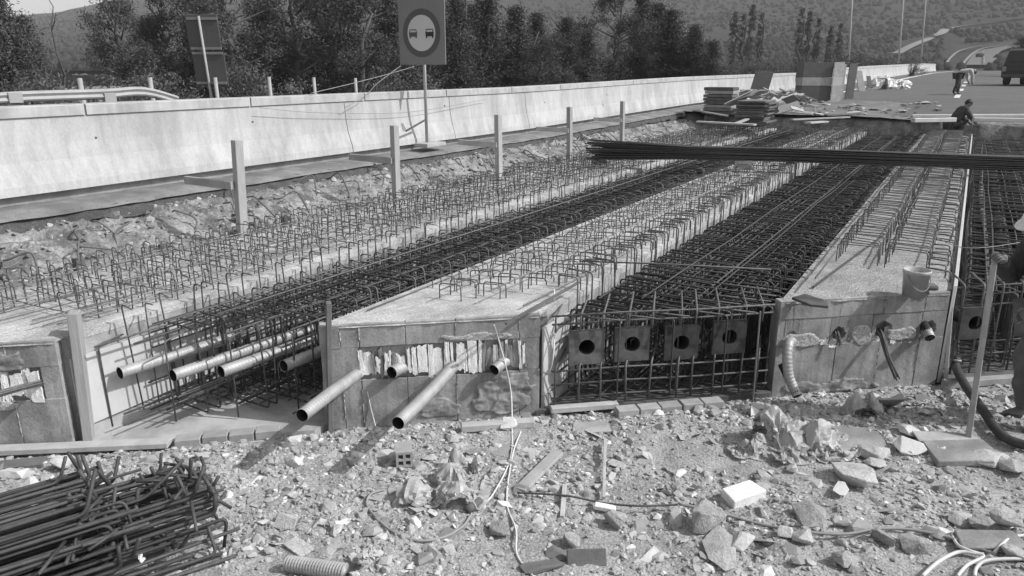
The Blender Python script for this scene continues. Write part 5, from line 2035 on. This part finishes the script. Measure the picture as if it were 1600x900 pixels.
RK = [
    ('biggest rough grey boulder, low centre right of the stick', 1098, 822, 66, 'rock_grey', .75, 1, 1.1),
    ('angular pale boulder on the smooth soil below the plastic sheet', 1335, 755, 66, 'rock_light', .65, 2, 1.2),
    ('small white stone leaning on the angular pale boulder', 1312, 768, 28, 'rock_white', .5, 3, 1.5),
    ('squared block with a shaded left face on the soil', 1262, 812, 52, 'rock_grey', .6, 4, 1.2),
    ('round rough rock near the right edge of the picture', 1572, 826, 46, 'rock_light', .85, 5, 1.0),
    ('rough rock left of the round one at the right edge', 1532, 830, 36, 'rock_grey', .8, 6, 1.0),
    ('flat slab lying right below the biggest boulder', 1128, 858, 62, 'rock_light', .25, 7, 1.8),
    ('wedge shaped stone right of the flat slab', 1156, 852, 44, 'rock_light', .5, 8, 1.3),
    ('rough rock left of the biggest boulder', 960, 822, 40, 'rock_grey', .8, 9, 1.0),
    ('half buried lump below the short upright lath', 894, 850, 34, 'rock_grey', .8, 10, 1.0),
    ('lump of soil and stone right of the cable loop', 782, 832, 40, 'rock_grey', .7, 11, 1.0),
    ('dark roof slate propped near the bottom edge', 868, 868, 40, 'rock_dark', .3, 12, 1.2),
    ('big pale boulder left of the hooked bars', 95, 734, 36, 'rock_light', .6, 13, 1.1),
    ('white chunk near the left edge above the bars', 25, 745, 34, 'rock_white', .45, 14, 1.3),
    ('white chunk right of the one at the left edge', 46, 760, 26, 'rock_white', .6, 15, 1.1),
    ('white stone behind the hooked bars', 458, 776, 18, 'rock_white', .7, 16, 1.0),
    ('pale stone at the left of the cable stub', 446, 822, 40, 'rock_light', .5, 17, 1.3),
    ('stone lying right of the smaller cable', 525, 832, 28, 'rock_light', .5, 18, 1.2),
    ('white stone at the foot of the middle box', 790, 668, 32, 'rock_white', .6, 19, 1.3),
    ('light broken chunk below the plywood edge', 775, 700, 22, 'rock_white', .6, 20, 1.0),
    ('large flat pale stone below the box with the bucket', 1364, 712, 50, 'rock_light', .5, 21, 1.2),
    ('white broken block beside the flat pale stone', 1420, 706, 42, 'rock_white', .6, 22, 1.2),
    ('white stone in front of the shaded box end', 1420, 676, 30, 'rock_white', .5, 23, 1.3),
    ('pale slab end sticking up below the white block', 1365, 728, 30, 'rock_light', .5, 24, 1.2),
    ('white pebble cluster left of the smooth soil', 1235, 735, 22, 'rock_white', .7, 25, 1.0),
    ('stone under the cable in the lower right', 1375, 852, 40, 'rock_grey', .7, 26, 1.1),
    ('pale stone left of the cable dip', 1254, 843, 36, 'rock_light', .6, 27, 1.1),
    ('round stone at the lower edge left of the white ropes', 1320, 880, 40, 'rock_grey', .6, 28, 1.2),
    ('pale stone cluster in the lower right quarter', 1225, 838, 30, 'rock_light', .7, 29, 1.0),
    ('blocky stone between the cable and the white ropes', 1430, 862, 46, 'rock_grey', .6, 30, 1.2),
    ('white nugget near the knot of the ropes', 1462, 836, 26, 'rock_white', .6, 31, 1.5),
    ('flat rock at the right edge below the hose', 1545, 722, 56, 'rock_light', .3, 32, 1.5),
    ('pale rounded stone among the right rubble', 1580, 735, 36, 'rock_light', .6, 33, 1.1),
    ('pale stone right of the thin upright lath', 968, 728, 34, 'rock_light', .3, 34, 1.3),
    ('white shard beside the thin upright lath', 934, 764, 20, 'rock_white', .6, 35, 1.0),
    ('white shard right of the leaning lath foot', 1027, 812, 18, 'rock_white', .6, 36, 1.1),
    ('small white stone on the open gravel right of the centre', 1060, 742, 22, 'rock_white', .5, 37, 1.4),
    ('brown edged slab at the lower centre', 848, 888, 44, 'rock_dark', .25, 38, 1.8),
    ('white stone left of the crumpled plastic near the cable', 620, 716, 26, 'rock_white', .6, 39, 1.0),
    ('white stone between the two duct shadows', 540, 704, 16, 'rock_white', .7, 40, 1.0),
    ('pale rock just above the bottom right ropes', 1500, 818, 40, 'rock_light', .5, 41, 1.1),
    ('squarish stone below the right end of the long cable', 1585, 872, 40, 'rock_light', .5, 42, 1.2),
]
for lab, px, py, w, m_, fl, sd_, el in RK:
    rough_rock(lab, px, py, w, m_, fl, sd_, el)


def slab_at(label, px, py, L, W, H_, yaw, m, name, cat, tilt=(0, 0), lift=0.0):
    p = gnd(px, py)
    rs = random.Random(px)
    poly = [(-L / 2, -W / 2), (L / 2, -W / 2 * rs.uniform(.8, 1)), (L / 2 * rs.uniform(.8, 1), W / 2), (-L / 2 * rs.uniform(.8, 1), W / 2 * rs.uniform(.8, 1))]
    o = MB().prism(poly, 0, H_).build(name, m, base=(0, 0, 0))
    o.location = p + Vector((0, 0, lift))
    o.rotation_euler = (tilt[0], tilt[1], yaw)
    bevel(o, min(.008, H_ * .2), 2)
    return tag(o, label, cat)


slab_at('bright white foam block lying on the rubble', 1160, 782, .27, .15, .085, .95, 'foam_white', 'foam_block', 'foam block', (.06, -.05))
slab_at('dark slate wedge standing at the bottom centre', 916, 876, .23, .10, .03, .55, 'rock_dark', 'slate_piece', 'slate', (.9, 0), .02)
slab_at('pale torn sheet of board before the dark cage', 925, 672, .30, .17, .012, .45, 'plywood', 'board_scrap', 'board', (.06, -.10), .02)
slab_at('flat grey sheet below the box with the bucket', 1335, 690, .42, .30, .02, .5, 'old_concrete', 'sheet_scrap', 'sheet', (.10, .04), .02)
slab_at('grey sheet leaning on the end of the box with the bucket', 1365, 640, .40, .34, .02, .6, 'old_concrete', 'sheet_scrap', 'sheet', (-.75, 0), .03)
slab_at('long pale sheet beside the foot of the pole', 1478, 690, .48, .16, .012, .5, 'plywood', 'board_scrap', 'board', (.05, .03), .03)
slab_at('thin tile lying before the hooked bars', 468, 858, .18, .10, .015, -.1, 'rock_light', 'tile', 'tile', (.1, .1), .01)
slab_at('grey concrete slab at the right under the hose', 1500, 712, .5, .3, .05, .55, 'old_concrete', 'slab', 'slab', (.05, 0), 0)
slab_at('broken slab in the lower right corner', 1545, 850, .40, .16, .04, .5, 'old_concrete', 'slab', 'slab', (.12, 0), 0)
slab_at('small white board end beside the leaning stick', 945, 800, .14, .05, .03, .35, 'foam_white', 'foam_piece', 'foam piece', (.1, .1), .02)

# hollow brick with four holes
p = gnd(632, 722)
hb_ = thing('hollow_brick', 'broken hollow brick with four holes near the crumpled plastic', 'brick', tuple(p))
Ub, Nb, Zb = UF, NF, Vector((0, 0, 1))
c = p + Vector((0, 0, .06))
xs_ = (-.06, -.042, -.009, .009, .042, .06)
mb = MB()
for i in range(5):
    for j in range(5):
        if i in (1, 3) and j in (1, 3):
            continue
        a, b = xs_[i], xs_[i + 1]
        e, f = xs_[j], xs_[j + 1]
        mb.obox(c + Ub * (a + b) / 2 + Zb * (e + f) / 2, Ub * (b - a) / 2, Nb * .08, Zb * (f - e) / 2)
mb.build('body', 'brick', hb_)

plank('wide weathered plank lying across the rubble', gnd(812, 770) + Vector((0, 0, .02)), gnd(872, 716) + Vector((0, 0, .05)), .085, .025)
plank('thin upright lath stuck in the rubble', gnd(943, 784) + Vector((0, 0, .03)), gnd(945, 696) + Vector((0, 0, .05)), .022, .02)
plank('short lath piece left of the thin one', gnd(878, 812) + Vector((0, 0, .02)), gnd(882, 768) + Vector((0, 0, .05)), .03, .02)
wire('thin brown stick lying right of the lath', [gnd(808, 776) + Vector((0, 0, .03)), gnd(885, 783) + Vector((0, 0, .04)), gnd(940, 795) + Vector((0, 0, .045)), gnd(1000, 801) + Vector((0, 0, .05)), gnd(1058, 799) + Vector((0, 0, .05))], .007, 'bark', 'stick', 'stick')

crumple('plastic_sheet', 'big heap of crumpled plastic sheet below the bent duct', gnd(1250, 692), .34, .30, .30, 3, nx=64, rot=.6, lean=(-.1, .25), fr=3.4, lobes=8)
crumple('plastic_sheet', 'lower fold of crumpled plastic spilling to the left', gnd(1180, 706), .17, .13, .15, 8, nx=40, rot=.4, fr=2.8)
crumple('plastic_sheet', 'crumpled plastic leaning against the shaded box end', gnd(1335, 648), .22, .14, .26, 6, nx=44, rot=.7, fr=2.4)
crumple('plastic_sheet', 'thin crumpled plastic lying in the middle of the rubble', gnd(690, 770), .32, .24, .17, 5, nx=60, rot=.5, fr=3.6, lobes=8)
crumple('plastic_sheet', 'upright fold of plastic right of the hollow brick', gnd(726, 738), .15, .11, .22, 9, nx=40, rot=.9, fr=3.0)
crumple('white_rag', 'white rag among the pale stones by the pole foot', gnd(1460, 708), .12, .08, .07, 11, 'plastic_white', 24, 'rag')
crumple('white_rag', 'small white rag caught in the hooked bars', atz(222, 880, .25), .045, .03, .05, 12, 'plastic_white', 16, 'rag')
crumple('work_glove', 'grey cloth lump beside the ribbed hose at the bottom', gnd(570, 886), .11, .09, .13, 14, 'cloth_light', 26, 'cloth', fr=2.0)

# hoses and cables
hz = gnd(455, 898)
hose = thing('ribbed_hose', 'ribbed pale hose at the bottom edge', 'hose', tuple(hz))
a, b = gnd(450, 890) + Vector((0, 0, .04)), gnd(540, 903) + Vector((0, 0, .04))
n_ = 60
MB().tube([a.lerp(b, i / n_) for i in range(n_ + 1)], [.042 if i % 3 else .05 for i in range(n_ + 1)], 14).build('tube', 'bucket_plastic', hose, smooth=True)
g = lambda x, y, z=.012: gnd(x, y) + Vector((0, 0, z))
wire('white cable hanging over the middle box and down through the rubble', [atz(866, 452, .93), atf(864, 560, .05), g(842, 620), g(808, 690), g(796, 740), g(792, 790), g(806, 830), g(808, 870), g(835, 905)], .0065, 'cable_white', 'cable', 'cable')
wire('white cable hanging down the end of the middle box', [atz(772, 508, .87), atf(776, 520, .02), atf(787, 560, .05), atf(798, 610, .06), g(800, 670), g(797, 720), g(770, 775), g(752, 790)], .0065, 'cable_white', 'cable', 'cable')
wire('thin pale wire below the stub duct', [atf(574, 612, .012), atf(580, 640, .02), g(588, 672), g(596, 710)], .005, 'cable_white', 'cable', 'cable')
wire('loop of grey cable on the soil round the plastic', [g(735, 808), g(722, 826), g(690, 843), g(650, 847), g(612, 832), g(585, 808), g(573, 790), g(580, 774), g(600, 768)], .009, 'cable_grey', 'cable', 'cable')
plug = gnd(738, 800)
pg = thing('cable_connector', 'grey cable connector at the end of the cable loop', 'connector', tuple(plug))
a, b = plug + Vector((0, 0, .03)) - UF * .04 + NF * .02, plug + Vector((0, 0, .05)) + UF * .06 - NF * .05
MB().tube([a, a.lerp(b, .45), a.lerp(b, .5), b], [.03, .03, .024, .024], 12).build('body', 'panel_dark', pg, smooth=True)
MB().tube([a.lerp(b, .42), a.lerp(b, .5)], [.035, .035], 12).build('collar', 'panel_mid', pg)
wire('long grey cable across the lower right rubble', [g(1060, 800, .06), g(1130, 812, .04), g(1200, 824), g(1260, 838, .03), g(1320, 841, .03), g(1370, 833, .03), g(1420, 834, .03), g(1480, 846, .03), g(1530, 862, .02), g(1555, 872, .02)], .010, 'cable_grey', 'cable', 'cable')
wire('white rope from the knot towards the bottom edge', [g(1484, 838, .03), g(1495, 858, .03), g(1515, 868, .03), g(1535, 876, .03), g(1510, 888, .02), g(1495, 905, .02)], .010, 'cable_white', 'rope', 'rope')
wire('white rope curving along the bottom right corner', [g(1440, 905, .02), g(1465, 885, .03), g(1495, 870, .03), g(1520, 872, .03), g(1535, 876, .04)], .011, 'cable_white', 'rope', 'rope')
wire('white rope leaving the picture at the lower right', [g(1552, 870, .03), g(1570, 852, .03), g(1585, 845, .03), g(1610, 842, .03)], .010, 'cable_white', 'rope', 'rope')
wire('looped white rope end in the lower right corner', [g(1522, 905, .02), g(1526, 890, .02), g(1545, 882, .03), g(1610, 880, .03)], .010, 'cable_white', 'rope', 'rope')
wire('fine wire stretched over the box with the bucket', [atz(1330, 340, 1.08), atz(1420, 348, 1.0), atz(1500, 386, 1.0), atz(1600, 378, 1.0)], .004, 'cable_grey')

# thick black hose by the pole
c_ = smooth_path([atf(1494, 560, -.05), atf(1494, 575, .02), g(1506, 625, .12), g(1530, 655, .10), g(1565, 688, .05), g(1610, 708, .05)], 8)
bh = thing('rubber_hose', 'thick black hose running to the right edge past the pole', 'hose', tuple(c_[0]))
MB().tube(c_, .036, 12).build('tube', 'rubber', bh, smooth=True)
MB().tube(c_[1:4], .045, 12).build('coupling', 'panel_mid', bh, smooth=True)

# bucket on its box
p = atz(1427, 462, BT + .012)
bk_ = thing('bucket', 'pale plastic bucket standing on the concrete box', 'bucket', tuple(p))
R0, R1, hh_ = .088, .107, .235
MB().lathe([(0.001, .01), (R0 - .004, .01), (R0, 0), (R1 * .985, hh_ * .86), (R1 * 1.04, hh_ * .87), (R1 * 1.05, hh_ * .97), (R1 * 1.0, hh_), (R1 * .97, hh_ * .99), (R0 * .95, .03), (0.001, .03)], p, 28).build('pail', 'bucket_plastic', bk_, smooth=True)
hn = [p + UF * R1 * 1.03 * math.cos(a) + NF * (R1 * .75 * math.sin(a) + .02) + Vector((0, 0, hh_ * .88 - .14 * math.sin(a))) for a in np.linspace(0, math.pi, 12)]
MB().tube(hn, .004, 5).build('handle', 'cable_grey', bk_, smooth=True)
p2 = atz(1450, 452, BT + .03)
o = MB().box(-.07, .07, -.06, .06, 0, .05).build('mortar_lump', 'rock_dark', base=(0, 0, 0))
o.location = p2
o.rotation_euler.z = .4
bevel(o, .02, 2)
tag(o, 'dark lump lying beside the bucket', 'lump')
p = atz(1262, 470, BT + .03)
o = MB().prism([(-.13, -.05), (.02, -.11), (.16, -.06), (.12, .06), (-.03, .09)], 0, .02).build('steel_scrap', 'steel_plate', base=(0, 0, 0))
o.location = p
o.rotation_euler = (.12, .15, .2)
tag(o, 'dark flat plate tilted on the front corner of the box', 'plate')

# ------------------------------------------------------------------ people
def skin_mesh(name, J, bones, m, parent, base, sub=1, grow=0.0, root=None):
    bm = bmesh.new()
    ly = bm.verts.layers.skin.verify()
    V = {}
    for k in {a for b in bones for a in b}:
        p, r = J[k]
        v = bm.verts.new(Vector(p) - Vector(base))
        rr = r if isinstance(r, tuple) else (r, r)
        v[ly].radius = (rr[0] + grow, rr[1] + grow)
        v[ly].use_root = (k == (root or bones[0][0]))
        V[k] = v
    for a, b in bones:
        bm.edges.new((V[a], V[b]))
    me = bpy.data.meshes.new(name)
    bm.to_mesh(me)
    bm.free()
    me.materials.append(MATS[m])
    o = bpy.data.objects.new(name, me)
    COL.objects.link(o)
    o.parent = parent
    s = o.modifiers.new('skin', 'SKIN')
    s.use_smooth_shade = True
    o.modifiers.new('sub', 'SUBSURF').levels = sub
    o.modifiers['sub'].render_levels = sub
    BASE[o.name] = tuple(base)
    return o


FOLDS = bpy.data.textures.new('folds', 'CLOUDS')
FOLDS.noise_scale = .09
FOLDS.noise_depth = 3


def cloth_folds(o):
    o.modifiers['sub'].levels = o.modifiers['sub'].render_levels = 3
    d = o.modifiers.new('folds', 'DISPLACE')
    d.texture = FOLDS
    d.strength = .045
    d.mid_level = .45
    return o


TORSO = [('pelvis', 'waist'), ('waist', 'chest'), ('chest', 'neck')]
ARMS = [('chest', 'shL'), ('shL', 'elL'), ('elL', 'wrL'), ('chest', 'shR'), ('shR', 'elR'), ('elR', 'wrR')]
LEGS = [('pelvis', 'hipL'), ('hipL', 'knL'), ('knL', 'anL'), ('pelvis', 'hipR'), ('hipR', 'knR'), ('knR', 'anR')]


def person(label, base, f, J0, shirt, trousers, cap=None, sleeves=True, sub=2):
    """J0: joints as (forward, sideways, up); f: facing direction"""
    base = Vector(base)
    f = Vector((f[0], f[1], 0)).normalized()
    l = Vector((-f.y, f.x, 0))
    W = lambda q: base + f * q[0] + l * q[1] + Vector((0, 0, q[2]))
    R = dict(pelvis=(.17, .13), waist=(.165, .125), chest=(.19, .14), neck=.06, headb=.075, head=.09, shL=.085, shR=.085, elL=.055, elR=.055, wrL=.035, wrR=.035,
             hipL=.105, hipR=.105, knL=.075, knR=.075, anL=.05, anR=.05, toL=.036, toR=.036)
    J = {k: (W(v), R[k]) for k, v in J0.items()}
    t = thing('person', label, 'person', tuple(base))
    body = skin_mesh('body', J, TORSO + [('neck', 'headb'), ('headb', 'head')] + ARMS + LEGS + [('anL', 'toL'), ('anR', 'toR')], 'skin', t, base, sub, root='pelvis')
    cloth_folds(skin_mesh('shirt', J, TORSO[0:2] + [('chest', 'neck')] + (ARMS if sleeves else [a for a in ARMS if 'wr' not in a[1]]), shirt, t, base, sub, .014, 'pelvis'))
    cloth_folds(skin_mesh('trousers', J, LEGS, trousers, t, base, sub, .016, 'pelvis'))
    for s in 'LR':
        skin_mesh('shoe', {'a': (J['an' + s][0] - Vector((0, 0, .02)), .05), 'b': (J['to' + s][0], .042)}, [('a', 'b')], 'shoe', t, base, sub, .0, 'a')
    hd = J['head'][0]
    ha = (J['head'][0] - J['headb'][0]).normalized()
    ff = (f - ha * f.dot(ha)).normalized()
    hl = ha.cross(ff)
    # skull, face and ears follow the tilt of the head
    sk = MB().ball((0, 0, 0), .105, 18, 12, (.92, .78, 1.12))
    vv = []
    for x, y, z in sk.v:
        if x > .05:
            x += .022 * math.exp(-((y / .016) ** 2 + ((z + .012) / .03) ** 2))      # nose
            x -= .012 * math.exp(-(((abs(y) - .033) / .016) ** 2 + ((z - .018) / .016) ** 2))  # eye sockets
            x += .008 * math.exp(-((y / .03) ** 2 + ((z + .062) / .012) ** 2))      # lips
        vv.append(hd + ff * x + hl * y + ha * z)
    m = MB()
    m.add(vv, sk.f)
    m.build('head', 'skin', t, smooth=True)
    for s in (-1, 1):
        MB().ball(hd + hl * s * .084 - ff * .008, .024, 8, 6, (.6, .5, 1.1)).build('ear', 'skin', t, smooth=True)
        MB().ball(hd + ff * .083 + hl * s * .033 + ha * .018, .010, 8, 6).build('eye', 'hair', t, smooth=True)
    hr_ = MB()
    cp_ = MB().ball((0, 0, 0), .112, 18, 10, (.95, .84, 1.1))
    keep = [i for i, q in enumerate(cp_.v)]
    hr_.add([hd + ff * (x - .012) + hl * y + ha * max(z, .015 + .0 * x if x > -.02 else -.06) for x, y, z in cp_.v], cp_.f)
    hr_.build('hair', 'hair', t, smooth=True)
    if cap:
        c_ = MB()
        dome = MB().ball((0, 0, 0), .122, 20, 12, (1.0, .88, 1.02))
        c_.add([hd + ff * (x - .006) + hl * y + ha * (max(z, .038) + (.008 if z > .05 else 0)) for x, y, z in dome.v], dome.f)
        co = c_.build('cap', cap, t, smooth=True)
        P = []
        for i in range(13):
            a = math.radians(-75 + 150 * i / 12)
            P.append([hd + ff * (math.cos(a) * rr - .0) + hl * math.sin(a) * rr * .85 + ha * (.042 - (rr - .11) * .35) for rr in (.105, .128, .142 + .02 * math.cos(a))])
        br = MB().grid(P).build('peak', cap, co, base=tuple(base))
        br.modifiers.new('thick', 'SOLIDIFY').thickness = .006
    # hands: palm, four fingers of unequal length and a thumb
    for s, sg_ in (('L', 1), ('R', -1)):
        w = J['wr' + s][0]
        d = (w - J['el' + s][0]).normalized()
        sd = d.cross(ff)
        sd = sd.normalized() if sd.length > .1 else hl
        nn = sd.cross(d).normalized()
        mb = MB()
        mb.tube([w - d * .02, w + d * .03, w + d * .08], [.026, .036, .034], 8)
        for q in range(4):
            o_ = sd * (q - 1.5) * .019
            L = (.062, .072, .068, .052)[q]
            r0 = w + d * .08 + o_
            mb.tube([r0 - d * .01, r0 + d * L * .4 + nn * .008, r0 + d * L * .6 + nn * .035, r0 + d * L * .4 + nn * .06], [.010, .0095, .009, .007], 6)
        th = w + d * .03 + sd * sg_ * .03
        mb.tube([th, th + sd * sg_ * .025 + d * .02 + nn * .015, th + sd * sg_ * .02 + d * .045 + nn * .04], [.012, .011, .008], 6)
        mb.build('hand', 'skin', t, smooth=True)
    return t


# the pole that the nearest worker holds
pB = gnd(1512, 690)
pT = aty(1556, 393, pB.y + .30)
plank('pale wooden pole leaning up to the worker’s hand'.replace('’', ' ').replace('worker s', 'worker'), pB, pT, .045, .04, 'timber', 'pole', 'pole', up=(1, 0, 0))
wp = atz(1597, 670, .03)
hnd = pB.lerp(pT, .94)
fdir = Vector((hnd.x - wp.x, hnd.y - wp.y, 0))
fl = fdir.length
person('worker in dark clothes and pale cap holding the leaning pole', wp, fdir,
       dict(pelvis=(-.06, 0, .93), waist=(-.02, 0, 1.10), chest=(.08, 0, 1.34), neck=(.14, 0, 1.50), headb=(.17, 0, 1.57), head=(.21, 0, 1.655),
            shL=(.08, .18, 1.43), shR=(.08, -.18, 1.43), elL=(.10, .27, 1.15), wrL=(.24, .14, 1.02), elR=(.16, -.24, 1.17), wrR=(fl - .09, -.03, hnd.z - .02),
            hipL=(-.06, .09, .90), hipR=(-.06, -.09, .90), knL=(.02, .12, .50), knR=(-.02, -.12, .50), anL=(-.04, .13, .09), anR=(-.10, -.13, .09), toL=(.12, .15, .04), toR=(.06, -.16, .04)),
       'cloth_dark', 'cloth_grey', 'cap_cloth')
# stooping worker at the far end of the boxes
wp = atz(1492, 213, BT)
person('crouching worker in dark clothes at the far end of the boxes', wp, rgt[:2],
       dict(pelvis=(-.14, 0, .36), waist=(-.08, 0, .50), chest=(.06, 0, .70), neck=(.16, 0, .82), headb=(.20, 0, .87), head=(.25, 0, .94),
            shL=(.10, .18, .75), shR=(.10, -.18, .75), elL=(.26, .22, .52), wrL=(.40, .12, .40), elR=(.26, -.22, .54), wrR=(.42, -.10, .44),
            hipL=(-.14, .09, .34), hipR=(-.14, -.09, .34), knL=(.16, .16, .44), knR=(.14, -.16, .42), anL=(-.02, .15, .08), anR=(-.04, -.15, .08), toL=(.12, .17, .03), toR=(.10, -.17, .03)),
       'cloth_dark', 'cloth_dark')
# worker bending over the asphalt
wp = polar(1502, 41)
wp.z = road_z(wp.y)
person('worker bending down on the asphalt road in a pale shirt', wp, rgt[:2],
       dict(pelvis=(-.08, 0, .90), waist=(.06, 0, 1.02), chest=(.32, 0, 1.10), neck=(.47, 0, 1.10), headb=(.54, 0, 1.08), head=(.62, 0, 1.04),
            shL=(.36, .18, 1.08), shR=(.36, -.18, 1.08), elL=(.44, .2, .80), wrL=(.50, .12, .56), elR=(.46, -.2, .80), wrR=(.54, -.12, .55),
            hipL=(-.08, .09, .87), hipR=(-.08, -.09, .87), knL=(.06, .12, .48), knR=(-.14, -.12, .47), anL=(.08, .13, .09), anR=(-.26, -.13, .09), toL=(.24, .15, .04), toR=(-.10, -.15, .04)),
       'cloth_light', 'cloth_dark')

# ------------------------------------------------------------------ dark vehicle at the right edge
vb = polar(1613, 56)
vb.z = road_z(vb.y) + .01
vt = thing('parked_van', 'dark vehicle parked at the right edge of the road', 'van', tuple(vb))
vd = Vector((.35, .94, 0)).normalized()          # it points along the road
vs2 = Vector((vd.y, -vd.x, 0))
prof = [(-2.2, .42), (-2.25, .95), (-2.1, 1.15), (-1.9, 1.95), (-1.6, 2.08), (.6, 2.08), (1.25, 1.35), (2.1, 1.12), (2.25, .8), (2.2, .42)]
wv = .88
V = [vb + vd * a + vs2 * s * wv * (.86 if b > 1.2 else 1) + Vector((0, 0, b)) for s in (-1, 1) for a, b in prof]
n_ = len(prof)
body = MB().add(V, [tuple(range(n_))[::-1], tuple(range(n_, 2 * n_))] + [(i, (i + 1) % n_, n_ + (i + 1) % n_, n_ + i) for i in range(n_)]).build('body', 'car_paint', vt)
fix_normals(body)
bevel(body, .06, 2)
for a in (-1.35, 1.4):
    for s in (-1, 1):
        c = vb + vd * a + vs2 * s * (wv - .08) + Vector((0, 0, .33))
        w_ = MB().tube([c - vs2 * .11, c + vs2 * .11], .33, 20).build('wheel', 'rubber', vt, smooth=False)
        MB().tube([c + vs2 * s * .10, c + vs2 * s * .118], .19, 14).build('rim', 'guard_steel', w_, base=tuple(vb))
bk2 = vb - vd * 2.06
MB().obox(vb - vd * 2.03 + Vector((0, 0, 1.58)), vs2 * .62, vd * .03 + Vector((0, 0, .0)), Vector((0, 0, .25)) + vd * .06).build('rear_window', 'glass_dark', vt)
for s in (-1, 1):
    MB().obox(vb - vd * 2.26 + vs2 * s * .72 + Vector((0, 0, .92)), vs2 * .09, vd * .02, (0, 0, .14)).build('tail_light', 'panel_mid', vt)
    MB().obox(vb - vd * .4 + vs2 * s * (wv * .875) + Vector((0, 0, 1.6)), vs2 * .02, vd * 1.0, (0, 0, .22)).build('side_window', 'glass_dark', vt)
MB().obox(vb - vd * 2.28 + Vector((0, 0, .55)), vs2 * .8, vd * .05, (0, 0, .09)).build('bumper', 'panel_dark', vt)

# ------------------------------------------------------------------ summer haze in the air
hm = bpy.data.materials.new('haze')
hm.use_nodes = True
hn_ = hm.node_tree.nodes
hn_.remove(hn_['Principled BSDF'])
pv = hn_.new('ShaderNodeVolumePrincipled')
pv.inputs['Color'].default_value = (.9, .9, .9, 1)
pv.inputs['Density'].default_value = .00036
hm.node_tree.links.new(pv.outputs[0], hn_['Material Output'].inputs['Volume'])
MATS['haze'] = hm
o = MB().box(-2600, 2600, -2600, 2600, -40, 260).build('haze', 'haze')
tag(o, 'thin pale haze in the air over the whole place', 'haze', kind='stuff')
